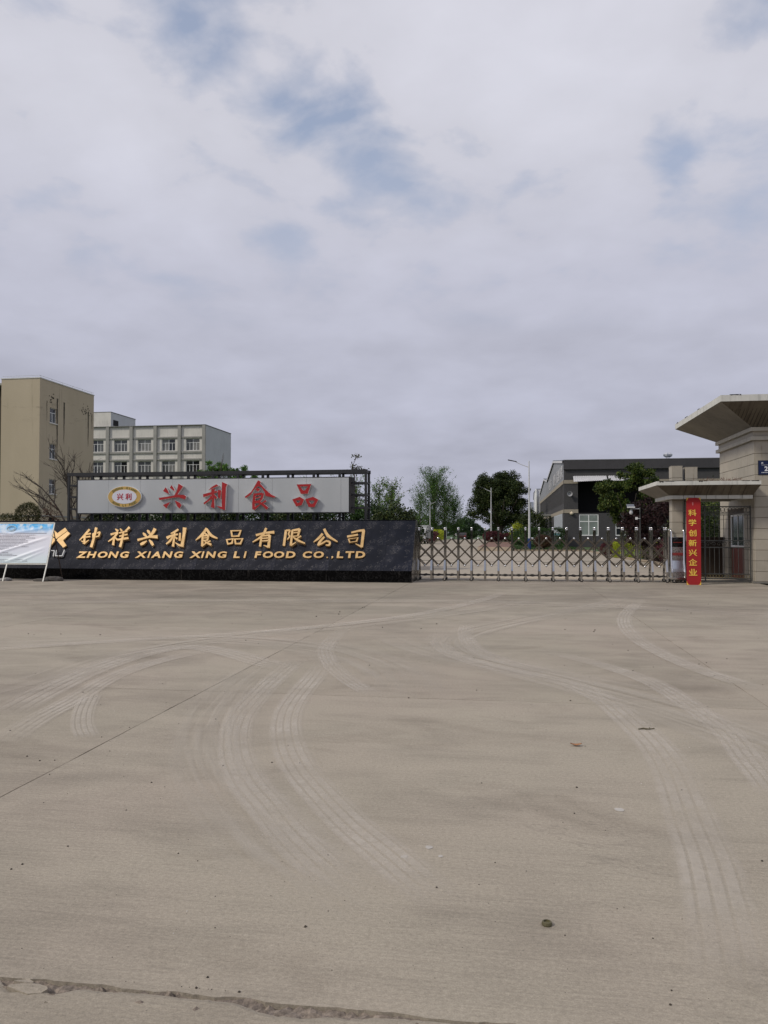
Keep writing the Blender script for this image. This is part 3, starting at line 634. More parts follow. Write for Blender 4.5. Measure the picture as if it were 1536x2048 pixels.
# brush-style characters: strokes are (x, y, width) in the scaled photo grids
GLYPHS = {}
def B(*c): return ('box', c)
GA = (0, 1030, 5.486); GB_ = (260, 1040, 5.908); GC = (500, 1040, 5.908)
CH = [
 (GA, [[(990,168,22),(950,215,22),(880,288,9)],[(945,228,14),(1005,215,18)],[(905,262,14),(1000,248,15)],[(944,230,18),(930,330,26)],[(930,330,20),(985,288,9)],[(905,300,12),(925,312,10)],
   [(1032,222,16),(1112,205,20)],[(1108,208,20),(1092,258,14)],[(1034,222,18),(1032,270,14)],[(1032,264,14),(1095,252,14)],[(1070,158,28),(1050,250,24),(1014,374,30)]]),
 (GA, [[(1272,165,12),(1302,188,28)],[(1222,226,22),(1305,202,20)],[(1300,208,18),(1255,262,22),(1195,304,9)],[(1262,250,22),(1250,345,24)],[(1270,258,10),(1295,285,22)],
   [(1328,165,14),(1348,192,22)],[(1432,150,26),(1388,192,16)],[(1318,215,14),(1408,194,18)],[(1320,252,14),(1412,230,16)],[(1296,292,18),(1422,272,24)],[(1370,200,20),(1352,290,24),(1330,372,28)]]),
 (GB_, [[(160,162,10),(180,185,34),(206,208,12)],[(212,132,14),(230,155,34),(248,182,12)],[(305,115,38),(275,168,32),(232,214,26)],[(98,252,28),(170,232,20),(240,214,24),(335,214,42)],[(208,262,8),(165,290,34),(132,306,26)],[(236,250,12),(262,282,34),(284,318,26)]]),
 (GB_, [[(578,122,22),(530,155,24),(488,172,12)],[(440,226,36),(500,198,24),(572,182,20)],[(535,160,20),(528,240,22),(515,328,30)],[(522,205,22),(480,262,26),(436,298,14)],[(536,212,12),(568,240,22)],[(600,170,22),(596,262,26)],[(656,108,44),(645,200,32),(622,334,38)],[(628,322,26),(590,315,22),(546,286,7)]]),
 (GB_, [[(912,108,26),(865,178,34),(783,250,10)],[(912,118,26),(962,192,34),(1040,230,14)],[(885,165,12),(918,190,20)],[(866,205,24),(860,325,28)],[(865,205,16),(940,198,22)],[(934,200,24),(922,262,20)],[(880,232,12),(925,228,12)],[(872,264,14),(930,256,14)],[(856,328,24),(918,288,9)],[(892,276,12),(930,295,22),(972,314,24)],[(962,268,18),(920,288,12)]]),
 (GB_, [B((1197,138),(1318,134),(1292,205),(1208,208),24),B((1144,244),(1226,232),(1214,288),(1160,300),23),B((1240,236),(1340,232),(1312,296),(1250,296),24)]),
 (GC, [[(75,192,26),(180,166,22),(292,156,34)],[(196,108,26),(150,200,28),(36,274,9)],[(142,212,22),(124,328,26)],[(140,206,16),(240,194,22)],[(240,194,30),(224,344,32)],[(226,336,22),(168,316,8)],[(148,236,12),(226,230,14)],[(142,268,12),(222,262,14)]]),
 (GC, [[(430,132,28),(404,318,28)],[(432,136,20),(480,134,20)],[(480,134,18),(458,182,18)],[(455,186,14),(476,206,16),(446,246,12)],[(502,142,22),(594,124,26)],[(594,122,28),(570,212,20)],[(510,172,12),(578,164,12)],[(508,212,12),(572,208,12)],[(508,142,24),(488,324,26)],[(490,322,22),(552,284,7)],[(515,222,12),(580,266,26),(658,298,14)],[(612,212,18),(560,246,12)]]),
 (GC, [[(862,174,28),(820,222,28),(756,272,9)],[(880,118,28),(930,202,34),(1038,270,12)],[(882,212,22),(830,272,28),(806,316,22)],[(812,312,20),(870,284,20),(900,264,16)],[(900,262,18),(946,276,24),(940,312,22),(900,312,14)]]),
 (GC, [[(1200,162,18),(1290,140,22),(1356,134,30)],[(1346,132,34),(1322,334,32)],[(1325,332,22),(1250,294,7)],[(1152,212,24),(1280,188,20)],B((1166,240),(1282,224),(1265,270),(1180,282),18)]),
]
W0 = (WX1, WYB, WZB)
def stroke_polys(st):
    if st[0] == 'box':
        *cs, w_ = st[1]; n = len(cs); cx = sum(c[0] for c in cs)/n; cy = sum(c[1] for c in cs)/n; outp = []
        def off(c, k):
            d = math.hypot(c[0]-cx, c[1]-cy); s_ = 1+k*w_/d; return (cx+(c[0]-cx)*s_, cy+(c[1]-cy)*s_)
        o_ = [off(c, 0.30) for c in cs]; i_ = [off(c, -0.72) for c in cs]
        return [[o_[k], o_[(k+1) % n], i_[(k+1) % n], i_[k]] for k in range(n)], True
    P = [Vector((x, y)) for x, y, _ in st]; Wd = [s[2]/2 for s in st]; Lf = []; Rt = []
    if len(P) > 2:   # smooth
        Q = []; V = []
        for i in range(len(P)-1):
            a, b, c, d = P[max(i-1, 0)], P[i], P[i+1], P[min(i+2, len(P)-1)]
            for q in range(4):
                t = q/4; Q.append(0.5*((2*b)+(c-a)*t+(2*a-5*b+4*c-d)*t*t+(3*b-a-3*c+d)*t**3)); V.append(Wd[i]*(1-t)+Wd[i+1]*t)
        Q.append(P[-1]); V.append(Wd[-1]); P, Wd = Q, V
    for i, p in enumerate(P):
        d = (P[min(i+1, len(P)-1)]-P[max(i-1, 0)]).normalized(); nn = Vector((d.y, -d.x))*Wd[i]
        Lf.append(p+nn); Rt.append(p-nn)
    return [[tuple(q) for q in Lf]+[tuple(q) for q in Rt[::-1]]], False
def glyph(strokes, grid, p0, nrm, depth, mats, name, parent, lift=0.0):
    x0, y0, s_ = grid; m = MB(); k = 0
    for st in strokes:
        if st[0] == 'poly': polys, ring = [st[1]], False
        else: polys, ring = stroke_polys(st)
        for poly in polys:
            pts = [meas(x0+x/s_, y0+y/s_, p0, nrm) for x, y in poly]
            m.extrude(pts, nrm*(depth+lift+0.0025*k), nrm*(lift), 0, len(mats)-1)
            if not ring: k += 1
        k += 1
    return obj(name, m, mats, parent)
for grid, st in CH: glyph(st, grid, W0, sn, 0.05, [GOLD], 'gold_character', wall, 0.012)
# logo left of the name: two gold chevrons and bars
LG = [('poly', [(640,210),(722,150),(748,182),(627,272),(505,180),(530,150),(583,178),(600,176)]),
      ('poly', [(642,272),(750,190),(778,216),(700,290),(740,346),(702,370),(632,290)]),
      ('poly', [(608,272),(500,190),(472,216),(550,290),(510,346),(548,370),(618,290)])]
glyph(LG, GA, W0, sn, 0.05, [GOLD], 'gold_logo', wall, 0.012)
LGL = [[(400,400,5),(440,464,5)],[(440,400,5),(400,464,5)],[(470,400,5),(462,464,5)],[(500,464,5),(508,402,5)],[(508,402,5),(548,402,5)],[(548,402,5),(540,464,5)],
       [(572,402,6),(608,402,6)],[(606,402,6),(592,466,6)],[(630,400,6),(618,462,6)],[(618,463,7),(690,463,7)],[(718,398,7),(692,464,7)]]
glyph(LGL, GA, W0, sn, 0.03, [FRAMEW], 'thin_logo_letters', wall, 0.012)
LAT = list(zip('ZHONGXIANGXINGLIFOODCO.,LTD', [165, 184.5, 206.5, 228, 250, 283.7, 299.3, 314.5, 335.8, 357.8, 392.5, 406.4, 422.5, 445, 475, 491, 516.6, 536.7, 558.9, 582.4, 615, 638, 654.9, 665, 681, 699.7, 721.4]))
for ch, px in LAT:
    yc = 1111 if ch not in '.,' else 1116.4
    c = meas(px, yc, W0, sn)+sn*0.03
    hgt = 0.262 if ch not in '.,' else (0.05 if ch == '.' else 0.10)
    text_at('gold_letter', ch, c, 0.36, 0.045, GOLD, wall, (1, 0, 0), sd, 0.012, 1.28 if ch not in 'I.,' else 1.0, hgt)

# ================================================================== SIGN BOARD ON STEEL FRAME
FY, FYR = 26.6, 27.2
sb = thing('sign_frame', 'grey signboard with red characters and oval emblem on black steel frame', 'signboard', (-10.3, FY, 0))
posts_x = [-15.87+0.921*k for k in range(13)]
pm = MB().box(-0.04, 0.04, -0.04, 0.04, 0, 3.64).mesh('post', BLKST)
for yy in (FY, FYR):
    for x in posts_x: place('post', pm, sb, (x, yy, 0))
for yy in (FY, FYR):
    obj('top_beam', MB().box(-15.93, -4.76, yy-0.05, yy+0.05, 3.64, 3.76), BLKST, sb)
for k, x in enumerate(posts_x):
    obj('cross_tie', MB().box(x-0.03, x+0.03, FY+0.05, FYR-0.05, 3.66, 3.74), BLKST, sb)
for x in (posts_x[0], posts_x[-1]):
    for z in (3.30, 2.88, 2.44, 2.02): obj('rung', MB().box(x-0.03, x+0.03, FY+0.04, FYR-0.04, z-0.025, z+0.025), BLKST, sb)
for (xa, xb) in ((posts_x[0]+0.04, -15.40), (-5.33, posts_x[-1]-0.04)):
    for z in (3.30, 2.88, 2.44):
        obj('rail', MB().box(xa, xb, FY-0.03, FY+0.03, z-0.03, z+0.03), BLKST, sb)
        obj('rail', MB().box(xa, xb, FYR-0.03, FYR+0.03, z-0.03, z+0.03), BLKST, sb)
obj('rail', MB().box(posts_x[0]+0.04, -15.40, FY-0.03, FY+0.03, 2.0, 2.06), BLKST, sb)
# box behind panels
m = MB().box(-15.42, -5.34, 26.40, 26.53, 2.25, 3.50); obj('panel_backing', m, BLKST, sb)
obj('side_sheet', MB().box(-5.34, -5.318, 26.40, 27.14, 2.25, 3.50), BLKIN, sb)
obj('side_sheet', MB().box(-15.442, -15.42, 26.40, 27.14, 2.25, 3.50), BLKIN, sb)
edges = [-15.39, -14.20]+[-14.20+1.222*k for k in range(1, 8)]+[-5.37]
for a, b in zip(edges[:-1], edges[1:]):
    obj('panel', MB().box(a+0.003, b-0.003, 26.375, 26.398, 2.285, 3.47), PANEL, sb)
P0 = (-10, 26.372, 3.0); NF = Vector((0, -1, 0))
G6 = (200, 930, 5.486); G7 = (460, 930, 5.486); G8 = (380, 900, 8.533)
xing = [('poly', [(735,246),(708,288),(735,303),(774,320),(757,275)]), ('poly', [(800,221),(782,252),(836,293),(828,262)]),
  ('poly', [(878,206),(927,236),(890,290),(866,327),(938,330),(962,346),(950,380),(880,356),(820,360),(740,374),(668,387),(662,362),(760,348),(830,336),(858,290)]),
  ('poly', [(786,408),(707,440),(745,477)]), ('poly', [(838,388),(888,413),(913,440),(890,480),(865,455)])]
li = [('poly', [(1290,213),(1315,229),(1245,262),(1203,277),(1240,242)]), ('poly', [(1145,322),(1230,300),(1290,285),(1310,298),(1235,328),(1148,357)]),
  ('poly', [(1236,268),(1276,266),(1266,340),(1272,478),(1230,462),(1245,400)]), ('poly', [(1235,333),(1256,362),(1160,434),(1150,418),(1213,370)]),
  ('poly', [(1268,325),(1302,360),(1285,377),(1262,350)]), ('poly', [(1308,276),(1346,280),(1335,378),(1311,350)]),
  ('poly', [(1355,188),(1412,212),(1398,250),(1388,497),(1340,482),(1293,448),(1353,460),(1352,300)])]
shi = [('poly', [(1180,518),(1228,548),(1215,575),(1290,660),(1400,760),(1484,800),(1450,814),(1310,787),(1290,720),(1240,645),(1180,618),(1110,680),(1060,762),(970,824),(952,800),(1060,718),(1110,640)]),
  ('poly', [(1128,680),(1170,648),(1218,675),(1180,714)]), [(1125,745,36),(1105,900,44),(1108,1016,50)], [(1118,762,32),(1255,750,42)], [(1262,742,44),(1240,832,38),(1190,884,22)],
  [(1140,822,16),(1215,802,20)], [(1115,884,26),(1225,872,26)], [(1108,1012,46),(1232,920,14)], [(1118,905,14),(1225,905,34),(1345,1004,52)], [(1322,868,32),(1238,924,18)]]
pin = [B((752,222),(890,218),(855,305),(795,308),44), B((704,382),(772,362),(812,382),(790,432),(742,446),38), B((846,380),(920,362),(968,384),(932,452),(880,452),40)]
for gr, st in ((G6, xing), (G6, li), (G8, shi), (G7, pin)):
    glyph(st, gr, P0, NF, 0.10, [REDP, WHITEP], 'red_character', sb, 0.02)
# oval emblem
ec = meas(251.3, 993.6, P0, NF); ew = (meas(285, 993, P0, NF)-meas(217.7, 993, P0, NF)).x/2; eh = (meas(251, 972.3, P0, NF)-meas(251, 1015, P0, NF)).z/2
def ellipse(a, b, y, n=40): return [(ec.x+a*math.cos(2*math.pi*k/n), y, ec.z+b*math.sin(2*math.pi*k/n)) for k in range(n)]
em = obj('emblem', MB().extrude(ellipse(ew, eh, 26.372), Vector((0, -0.09, 0)), Vector((0, -0.012, 0))), FRAMEW, sb)
obj('gold_ring', MB().extrude(ellipse(ew*0.975, eh*0.965, 26.372), Vector((0, -0.096, 0)), Vector((0, -0.091, 0))), simple('ring_gold', (0.50, 0.33, 0.10), 0.4, 0.08, 3), em)
obj('white_field', MB().extrude(ellipse(ew*0.73, eh*0.66, 26.372), Vector((0, -0.102, 0)), Vector((0, -0.097, 0))), simple('field', (0.62, 0.63, 0.70), 0.4, 0.03, 3), em)
for ch, dx in (('兴', -0.16), ('利', 0.16)):
    text_at('emblem_character', ch, (ec.x+dx, 26.265, ec.z), 0.3, 0.006, simple('emblem_red', (0.45, 0.02, 0.04), 0.5), em, offset=0.006, height=0.235)
GRN = simple('emblem_green', (0.10, 0.12, 0.03), 0.5)
for word, mid, dr in (('ZHONG XIANG', 90, -1), ('XING LI FOOD', -90, 1)):
    n = len(word); span = 104 if dr < 0 else 100
    for k, ch in enumerate(word):
        if ch == ' ': continue
        t = R(mid+dr*(k-(n-1)/2)*span/(n-1)); x = ew*0.85*math.cos(t); z = eh*0.81*math.sin(t)
        tg = Vector((-ew*math.sin(t), 0, eh*math.cos(t)))*dr; tg.normalize(); upv = Vector((0, -1, 0)).cross(tg)*-1
        upv = Vector((x, 0, z)).normalized()*(1 if dr < 0 else -1); upv = (upv-tg*upv.dot(tg)).normalized()
        text_at('ring_letter', ch, (ec.x+x, 26.270, ec.z+z), 0.1, 0.004, GRN, em, tg, upv, 0.002, 1.0, 0.075)

# ================================================================== FOLDING GATE
GY0, GY1 = 25.78, 26.33       # front and rear foot line
gate = thing('folding_gate', 'stainless steel folding gate of posts and scissor bars across the entrance', 'gate', (1.0, 26.05, 0))
NP = 19; PXs = [-2.92+7.87/18*k for k in range(NP)]
def arch_path(front):
    s_ = 1 if front else -1; y0 = GY0 if front else GY1; off = 0.13*s_
    return [(0, y0, 0.03), (0, y0, 0.34), (0, y0+0.02*s_, 0.40), (0, y0+off-0.015*s_, 0.66), (0, y0+off, 0.73), (0, y0+off, 1.66)]
def post_mesh(front):
    m = MB(); P = arch_path(front); hw = 0.031
    pr = [(y, z) for _, y, z in P]
    for a, b in zip(pr[:-1], pr[1:]):
        d = 0.024
        q0 = [(-hw, a[0]-d, a[1]), (hw, a[0]-d, a[1]), (hw, a[0]+d, a[1]), (-hw, a[0]+d, a[1])]
        q1 = [(-hw, b[0]-d, b[1]), (hw, b[0]-d, b[1]), (hw, b[0]+d, b[1]), (-hw, b[0]+d, b[1])]
        m.hexa(q0, q1)
    return m
def chamf(front):  # eight-sided tube follows the same path, reads as rounded steel
    return MB().tube([(0, y, z) for _, y, z in arch_path(front)], 0.029, 10)
pmF, pmR = post_mesh(True).mesh('post', SS), post_mesh(False).mesh('post', SS)
def capm(): return MB().lathe((0, 0, 0), [(0.030, 0), (0.034, 0.015), (0.020, 0.03), (0.030, 0.05), (0.034, 0.07), (0.026, 0.092), (0.004, 0.10)], 12).mesh('cap', SSB, smooth=True)
capM = capm()
WH = MB().lathe((0, 0, 0), [(0.045, -0.022), (0.060, -0.016), (0.060, 0.016), (0.045, 0.022)], 14, 0, 'y').lathe((0, 0, 0), [(0.030, -0.034), (0.034, -0.024)], 10, 1, 'y').mesh('wheel', [DARKR, SSB])
WHS = MB().box(-0.04, 0.04, -0.05, 0.05, 0.085, 0.10).box(-0.022, 0.022, -0.028, 0.028, 0.10, 0.17).mesh('caster_bracket', SSB)
for k, x in enumerate(PXs):
    for fr in (True, False):
        y0 = GY0 if fr else GY1; yt = y0+(0.13 if fr else -0.13)
        p = place('post', pmF if fr else pmR, gate, (x, 0, 0)); p.location = Vector((x, 0, 0))-wl(gate)
        c = bpy.data.objects.new('cap', capM); SC.collection.objects.link(c); c.parent = p; c.location = (0, yt, 1.655)
        if k % 2 == 0:
            wv = bpy.data.objects.new('wheel', WH); SC.collection.objects.link(wv); wv.parent = p; wv.location = (0, y0-0.005, 0.06)
            wv = bpy.data.objects.new('caster_bracket', WHS); SC.collection.objects.link(wv); wv.parent = p; wv.location = (0, y0-0.005, 0)
    # cross tie between front and rear post
    obj('cross_tie', MB().box(x-0.015, x+0.015, GY0+0.15, GY1-0.15, 1.60, 1.63).box(x-0.012, x+0.012, GY0+0.03, GY1-0.03, 0.28, 0.31), SSD, gate)
sp = PXs[1]-PXs[0]; ZT, ZB_ = 1.39, 0.50
KN = MB().lathe((0, 0, 0), [(0.020, -0.04), (0.034, -0.03), (0.036, 0.0), (0.030, 0.03)], 10, 0, 'y').mesh('pivot_knob', SSB, smooth=True)
for yi, ypl in enumerate((GY0+0.085, GY1-0.085)):
    for k in range(-1, NP-1):
        xm = PXs[0]+sp*(k+0.5)       # apex at bay middle
        for dr in (1, -1):
            xa = xm; xb = xm+dr*2*sp; za, zb = ZT, ZB_
            lo, hi = PXs[0]+0.0, PXs[-1]
            if xa < lo or xa > hi: continue
            if xb < lo: t = (xa-lo)/(xa-xb); xb = lo; zb = za+(zb-za)*t
            if xb > hi: t = (hi-xa)/(xb-xa); xb = hi; zb = za+(zb-za)*t
            yy = ypl+0.010*dr; d = Vector((xb-xa, 0, zb-za)).normalized(); n_ = Vector((-d.z, 0, d.x))*0.0155; t_ = Vector((0, 0.006, 0))
            a = Vector((xa, yy, za)); b = Vector((xb, yy, zb))
            obj('scissor_bar', MB().hexa([a-n_-t_, a+n_-t_, a+n_+t_, a-n_+t_], [b-n_-t_, b+n_-t_, b+n_+t_, b-n_+t_]), SSD, gate)
        if xm > PXs[0] and xm < PXs[-1]:
            if yi == 0: place('pivot_knob', KN, gate, (xm, ypl, ZT)); place('pivot_knob', KN, gate, (xm, ypl, ZB_))
# stubs from the two end posts (half bars rising from the ends)
for ypl in (GY0+0.085, GY1-0.085):
    for xe, dr in ((PXs[0], 1), (PXs[-1], -1)):
        for z0, z1, ln in ((ZB_+(ZT-ZB_)*0.25, ZB_, 0.5), (ZB_+(ZT-ZB_)*0.75, ZB_, 1.5)):
            a = Vector((xe, ypl-0.012, z0)); b = Vector((xe+dr*sp*ln, ypl-0.012, z1)); d = (b-a).normalized(); n_ = Vector((-d.z, 0, d.x))*0.0155; t_ = Vector((0, 0.006, 0))
            obj('scissor_bar', MB().hexa([a-n_-t_, a+n_-t_, a+n_+t_, a-n_+t_], [b-n_-t_, b+n_-t_, b+n_+t_, b-n_+t_]), SSD, gate)
lm = MB()
for s_ in (-1, 1): lm.tube([(0, 0, 0.018*s_), (sp/2, 0, -0.018*s_), (sp, 0, 0.018*s_)], 0.010, 6)
lm.box(sp/2-0.035, sp/2+0.035, -0.03, 0.03, -0.03, 0.03)
lm = lm.mesh('ground_link', simple('black_link', (0.02, 0.018, 0.016), 0.6))
for k in range(NP-1):
    for yy in (GY0+0.10, GY1-0.10): place('ground_link', lm, gate, (PXs[k], yy, 0.19))
for k in range(NP-1):
    sag = [0.012, 0.05, 0.01, 0.06, 0.08, 0.03][(k*5) % 6]; pts = []
    for q in range(7):
        t = q/6; pts.append((PXs[k]+sp*t, GY1-0.22, 0.665-sag*4*t*(1-t)))
    obj('cable', MB().tube(pts, 0.005, 5), DARKR, gate)
# drive unit
head = thing('gate_motor', 'polished steel gate drive unit with black display beside the red banner', 'gate motor', (5.29, 26.0, 0))
hx0, hx1 = 5.07, 5.49
prof = [(25.74, 0.12), (25.74, 0.36), (25.80, 0.44), (25.865, 0.70), (25.875, 1.44), (26.24, 1.44), (26.25, 0.70), (26.35, 0.36), (26.35, 0.12)]
m = MB().extrude([(hx0+0.045, y, z) for y, z in prof], Vector((0, 0, 0)), Vector((hx1-hx0-0.09, 0, 0))); 
POL = Mat('polished_panel'); POL.set(color=(0.62, 0.64, 0.66), metal=1.0, rough=0.28); POL.bump(POL.noise(POL.tc(), 30, 4), 0.25, 0.01); POL = POL.m
PATT = Mat('etched_panel'); PATT.set(color=PATT.ramp(PATT.vor(PATT.wpos(), 28), [(0.2, (0.10, 0.10, 0.10)), (0.5, (0.55, 0.55, 0.55))]), metal=0.9, rough=0.3); PATT = PATT.m
obj('body', m, POL, head)
obj('display', MB().box(hx0+0.05, hx1-0.05, 25.862, 25.874, 1.13, 1.425), simple('display_black', (0.006, 0.006, 0.007), 0.2), head)
m = MB().lathe(((hx0+hx1)/2, 25.862, 1.275), [(0.12, 0), (0.125, -0.008), (0.105, -0.012)], 24, 0, 'y'); dp = obj('round_window', m, simple('round_black', (0.01, 0.01, 0.012), 0.15), head)
m = MB()
for k in range(9): m.box(hx0+0.085+k*0.029, hx0+0.105+k*0.029, 25.845, 25.8497, 1.262, 1.285)
obj('red_digits', m, simple('red_digits', (0.25, 0.02, 0.015), 0.5), head)
obj('etched_panel', MB().box(hx0+0.05, hx1-0.05, 25.855, 25.873, 0.74, 1.11), PATT, head)
obj('red_strip', MB().box(hx0+0.052, hx1-0.052, 25.848, 25.854, 0.86, 0.95), simple('red_strip', (0.20, 0.03, 0.03), 0.4, 0.5, 20), head)
obj('etched_panel', MB().box(hx0+0.06, hx1-0.06, 25.728, 25.738, 0.20, 0.345), PATT, head)
obj('base', MB().box(hx0-0.01, hx1+0.01, 25.70, 26.38, 0.115, 0.175), SSB, head)
for xx in (hx0+0.02, hx1-0.02):
    for s_, y0 in ((1, 25.72), (-1, 26.37)):
        P = [(xx, y0, 0.15), (xx, y0, 0.36), (xx, y0+0.13*s_, 0.70), (xx, y0+0.13*s_, 1.60), (xx, y0+0.15*s_, 1.66), (xx, y0+0.19*s_, 1.69)]
        obj('guard_bar', MB().tube(P, 0.026, 10), SSB, head, smooth=True)
for xx in (hx0+0.08, hx1-0.08):
    for yy in (25.76, 26.30): obj('wheel', MB().lathe((xx, yy, 0.065), [(0.05, -0.03), (0.065, -0.02), (0.065, 0.02), (0.05, 0.03)], 14, 0, 'y').lathe((xx, yy, 0.065), [(0.03, -0.042), (0.036, -0.03)], 8, 1, 'y'), [DARKR, SSB], head)
# steel guide track and paler tan strip on the ground
obj('track', MB().box(-3.0, 5.9, 26.5, 26.62, 0.0, 0.006), simple('track_steel', (0.25, 0.22, 0.18), 0.5, 0.3, 4), apron)
obj('track', MB().box(-3.0, 5.9, 27.6, 28.4, 0.0, 0.005), simple('pale_strip', (0.44, 0.37, 0.27), 0.8, 0.2, 2), apron)

# ================================================================== GUARD TOWER
TX, TY0, TY1 = 7.61, 25.95, 30.0
TXR = 12.4
tower = thing('guard_tower', 'beige tiled guard tower with flaring inverted roof at right edge', 'gatehouse', (TX+2, 28, 0))
CORE = 0.03
# core: upper block, lower block with recess for the window
m = MB().box(TX+CORE, TXR, TY0+CORE, TY1-CORE, 2.3, 4.46); obj('core', m, GROUT, tower)
m = MB().box(TX+CORE, TXR, TY0+CORE, 27.10, 0.05, 2.3).box(TX+CORE+1.6, TXR, 27.10, TY1-CORE, 0.05, 2.3); obj('core', m, GROUT, tower)
obj('plinth', MB().box(TX-0.05, TXR+0.1, TY0-0.06, 26.45, 0, 0.06).box(TX-0.02, TXR+0.1, 26.45, TY1+0.06, 0, 0.05), simple('plinth_stone', (0.16, 0.15, 0.13), 0.8, 0.2, 4), tower)
tile_cache = {}
def tile(axis, a0, a1, z0, z1, f, parent, name='tile', mat=TILE, th=0.03):
    """tile on a plane; axis 'x' = plane facing -X at X=f spanning Y, axis 'y' = facing -Y at Y=f spanning X"""
    g_ = 0.005; key = (axis, round(a1-a0, 3), round(z1-z0, 3), mat.name, th)
    if key not in tile_cache:
        w_, h_ = a1-a0, z1-z0; b = 0.006
        m = MB()
        if axis == 'y':
            fr = [(g_+b, 0, g_+b), (w_-g_-b, 0, g_+b), (w_-g_-b, 0, h_-g_-b), (g_+b, 0, h_-g_-b)]; bk = [(g_, b, g_), (w_-g_, b, g_), (w_-g_, b, h_-g_), (g_, b, h_-g_)]; b2 = [(x, th, z) for x, _, z in bk]
        else:
            fr = [(0, w_-g_-b, g_+b), (0, g_+b, g_+b), (0, g_+b, h_-g_-b), (0, w_-g_-b, h_-g_-b)]; bk = [(b, w_-g_, g_), (b, g_, g_), (b, g_, h_-g_), (b, w_-g_, h_-g_)]; b2 = [(th, y, z) for _, y, z in bk]
        m.add(fr+bk+b2, [(0, 1, 2, 3)]+[(k+4, (k+1) % 4+4, (k+1) % 4, k) for k in range(4)]+[(k+8, (k+1) % 4+8, (k+1) % 4+4, k+4) for k in range(4)])
        tile_cache[key] = m.mesh(name, mat)
    loc = (a0, f, z0) if axis == 'y' else (f, a0, z0)
    return place(name, tile_cache[key], parent, loc)
ZR = [0.06]+[0.367+0.335*k for k in range(13)]; ZR[-1] = 4.46
for r_ in range(len(ZR)-1):
    z0, z1 = ZR[r_], ZR[r_+1]
    xs_ = [TX+0.031, TX+0.55, TX+1.25, TX+1.95, TX+2.65, TX+3.35, TX+4.05, TXR]
    if r_ % 2: xs_ = [TX+0.031, TX+0.90, TX+1.60, TX+2.30, TX+3.00, TX+3.70, TX+4.40, TXR]
    for a, b in zip(xs_[:-1], xs_[1:]): tile('y', a, b, z0, z1, TY0, tower)
    # left face
    if z0 > 2.3: ys_ = ([TY0, 26.5, 27.3, 28.1, 28.9, 29.97] if r_ % 2 else [TY0, 26.9, 27.7, 28.5, 29.3, 29.97])
    else: ys_ = [TY0, 26.38, 27.10]
    for a, b in zip(ys_[:-1], ys_[1:]): tile('x', a, b, z0, z1, TX, tower)
    if z0 < 2.3: 
        for a, b in zip([28.94, 29.45], [29.45, 30.0]): tile('x', a, b, z0, z1, TX, tower)
        tile('y', TX+0.031, TX+0.6, z0, z1, 28.94, tower)
obj('column_core', MB().box(TX+0.03, TX+0.6, 28.97, 29.98, 0.05, 2.3), GROUT, tower)
# booth window and red panel in the left face
obj('side_wall', MB().box(TX+0.06, TX+0.16, 27.10, 28.72, 0.05, 1.08), REDTILE, tower)
wn = obj('window', MB().box(TX+0.02, TX+0.08, 27.12, 27.20, 1.08, 2.2).box(TX+0.02, TX+0.08, 28.62, 28.70, 1.08, 2.2).box(TX+0.02, TX+0.08, 27.20, 28.62, 1.08, 1.15).box(TX+0.02, TX+0.08, 27.20, 28.62, 2.13, 2.2).box(TX+0.03, TX+0.07, 27.88, 27.93, 1.15, 2.13), FRAMEW, tower)
obj('pane', MB().box(TX+0.045, TX+0.055, 27.20, 27.88, 1.15, 2.13), simple('green_glass', (0.055, 0.08, 0.075), 0.1, 0.2), wn)
obj('pane', MB().box(TX+0.045, TX+0.055, 27.93, 28.62, 1.15, 2.13), simple('green_glass', (0.055, 0.08, 0.075), 0.1, 0.2), wn)
obj('lintel', MB().box(TX+0.02, TX+0.3, 27.10, 28.94, 2.2, 2.44), GROUT, tower)
# cornice bands
def ringband(o_, z0, z1, mat, name): return obj(name, MB().box(TX-o_, TXR+o_, TY0-o_, TY1+o_, z0, z1), mat, tower)
COR = simple('cornice', (0.46, 0.435, 0.37), 0.7, 0.12, 2, stain=0.45)
ringband(0.10, 4.46, 4.575, COR, 'cornice'); ringband(0.02, 4.575, 4.745, TILE, 'neck'); ringband(0.11, 4.745, 4.865, COR, 'cornice')
def flared(parent, ix0, ix1, iy0, iy1, iz, ox0, ox1, oy0, oy1, oz, fh, soff_mats, fasc, name='soffit'):
    I = [(ix0, iy0, iz), (ix1, iy0, iz), (ix1, iy1, iz), (ix0, iy1, iz)]; O = [(ox0, oy0, oz), (ox1, oy0, oz), (ox1, oy1, oz), (ox0, oy1, oz)]
    for k, nm in enumerate(('front', 'right', 'back', 'left')):
        a, b = k, (k+1) % 4
        m = MB().add([I[a], I[b], O[b], O[a]], [(0, 1, 2, 3)]); obj(name, m, soff_mats[k], parent)
    T = 0.06
    m = MB()
    m.box(ox0, ox1, oy0, oy0+T, oz, oz+fh).box(ox0, ox1, oy1-T, oy1, oz, oz+fh).box(ox0, ox0+T, oy0+T, oy1-T, oz, oz+fh).box(ox1-T, ox1, oy0+T, oy1-T, oz, oz+fh)
    obj('fascia', m, fasc, parent)
    obj('roof_deck', MB().box(ox0+T, ox1-T, oy0+T, oy1-T, oz+fh-0.06, oz+fh-0.03), BLKIN, parent)
flared(tower, TX-0.08, TXR+0.08, TY0-0.08, TY1+0.08, 4.866, 6.31, TXR+1.3, 24.65, 31.1, 5.50, 0.19, [SOFF, SOFF, SOFF, SOFL], FASC)
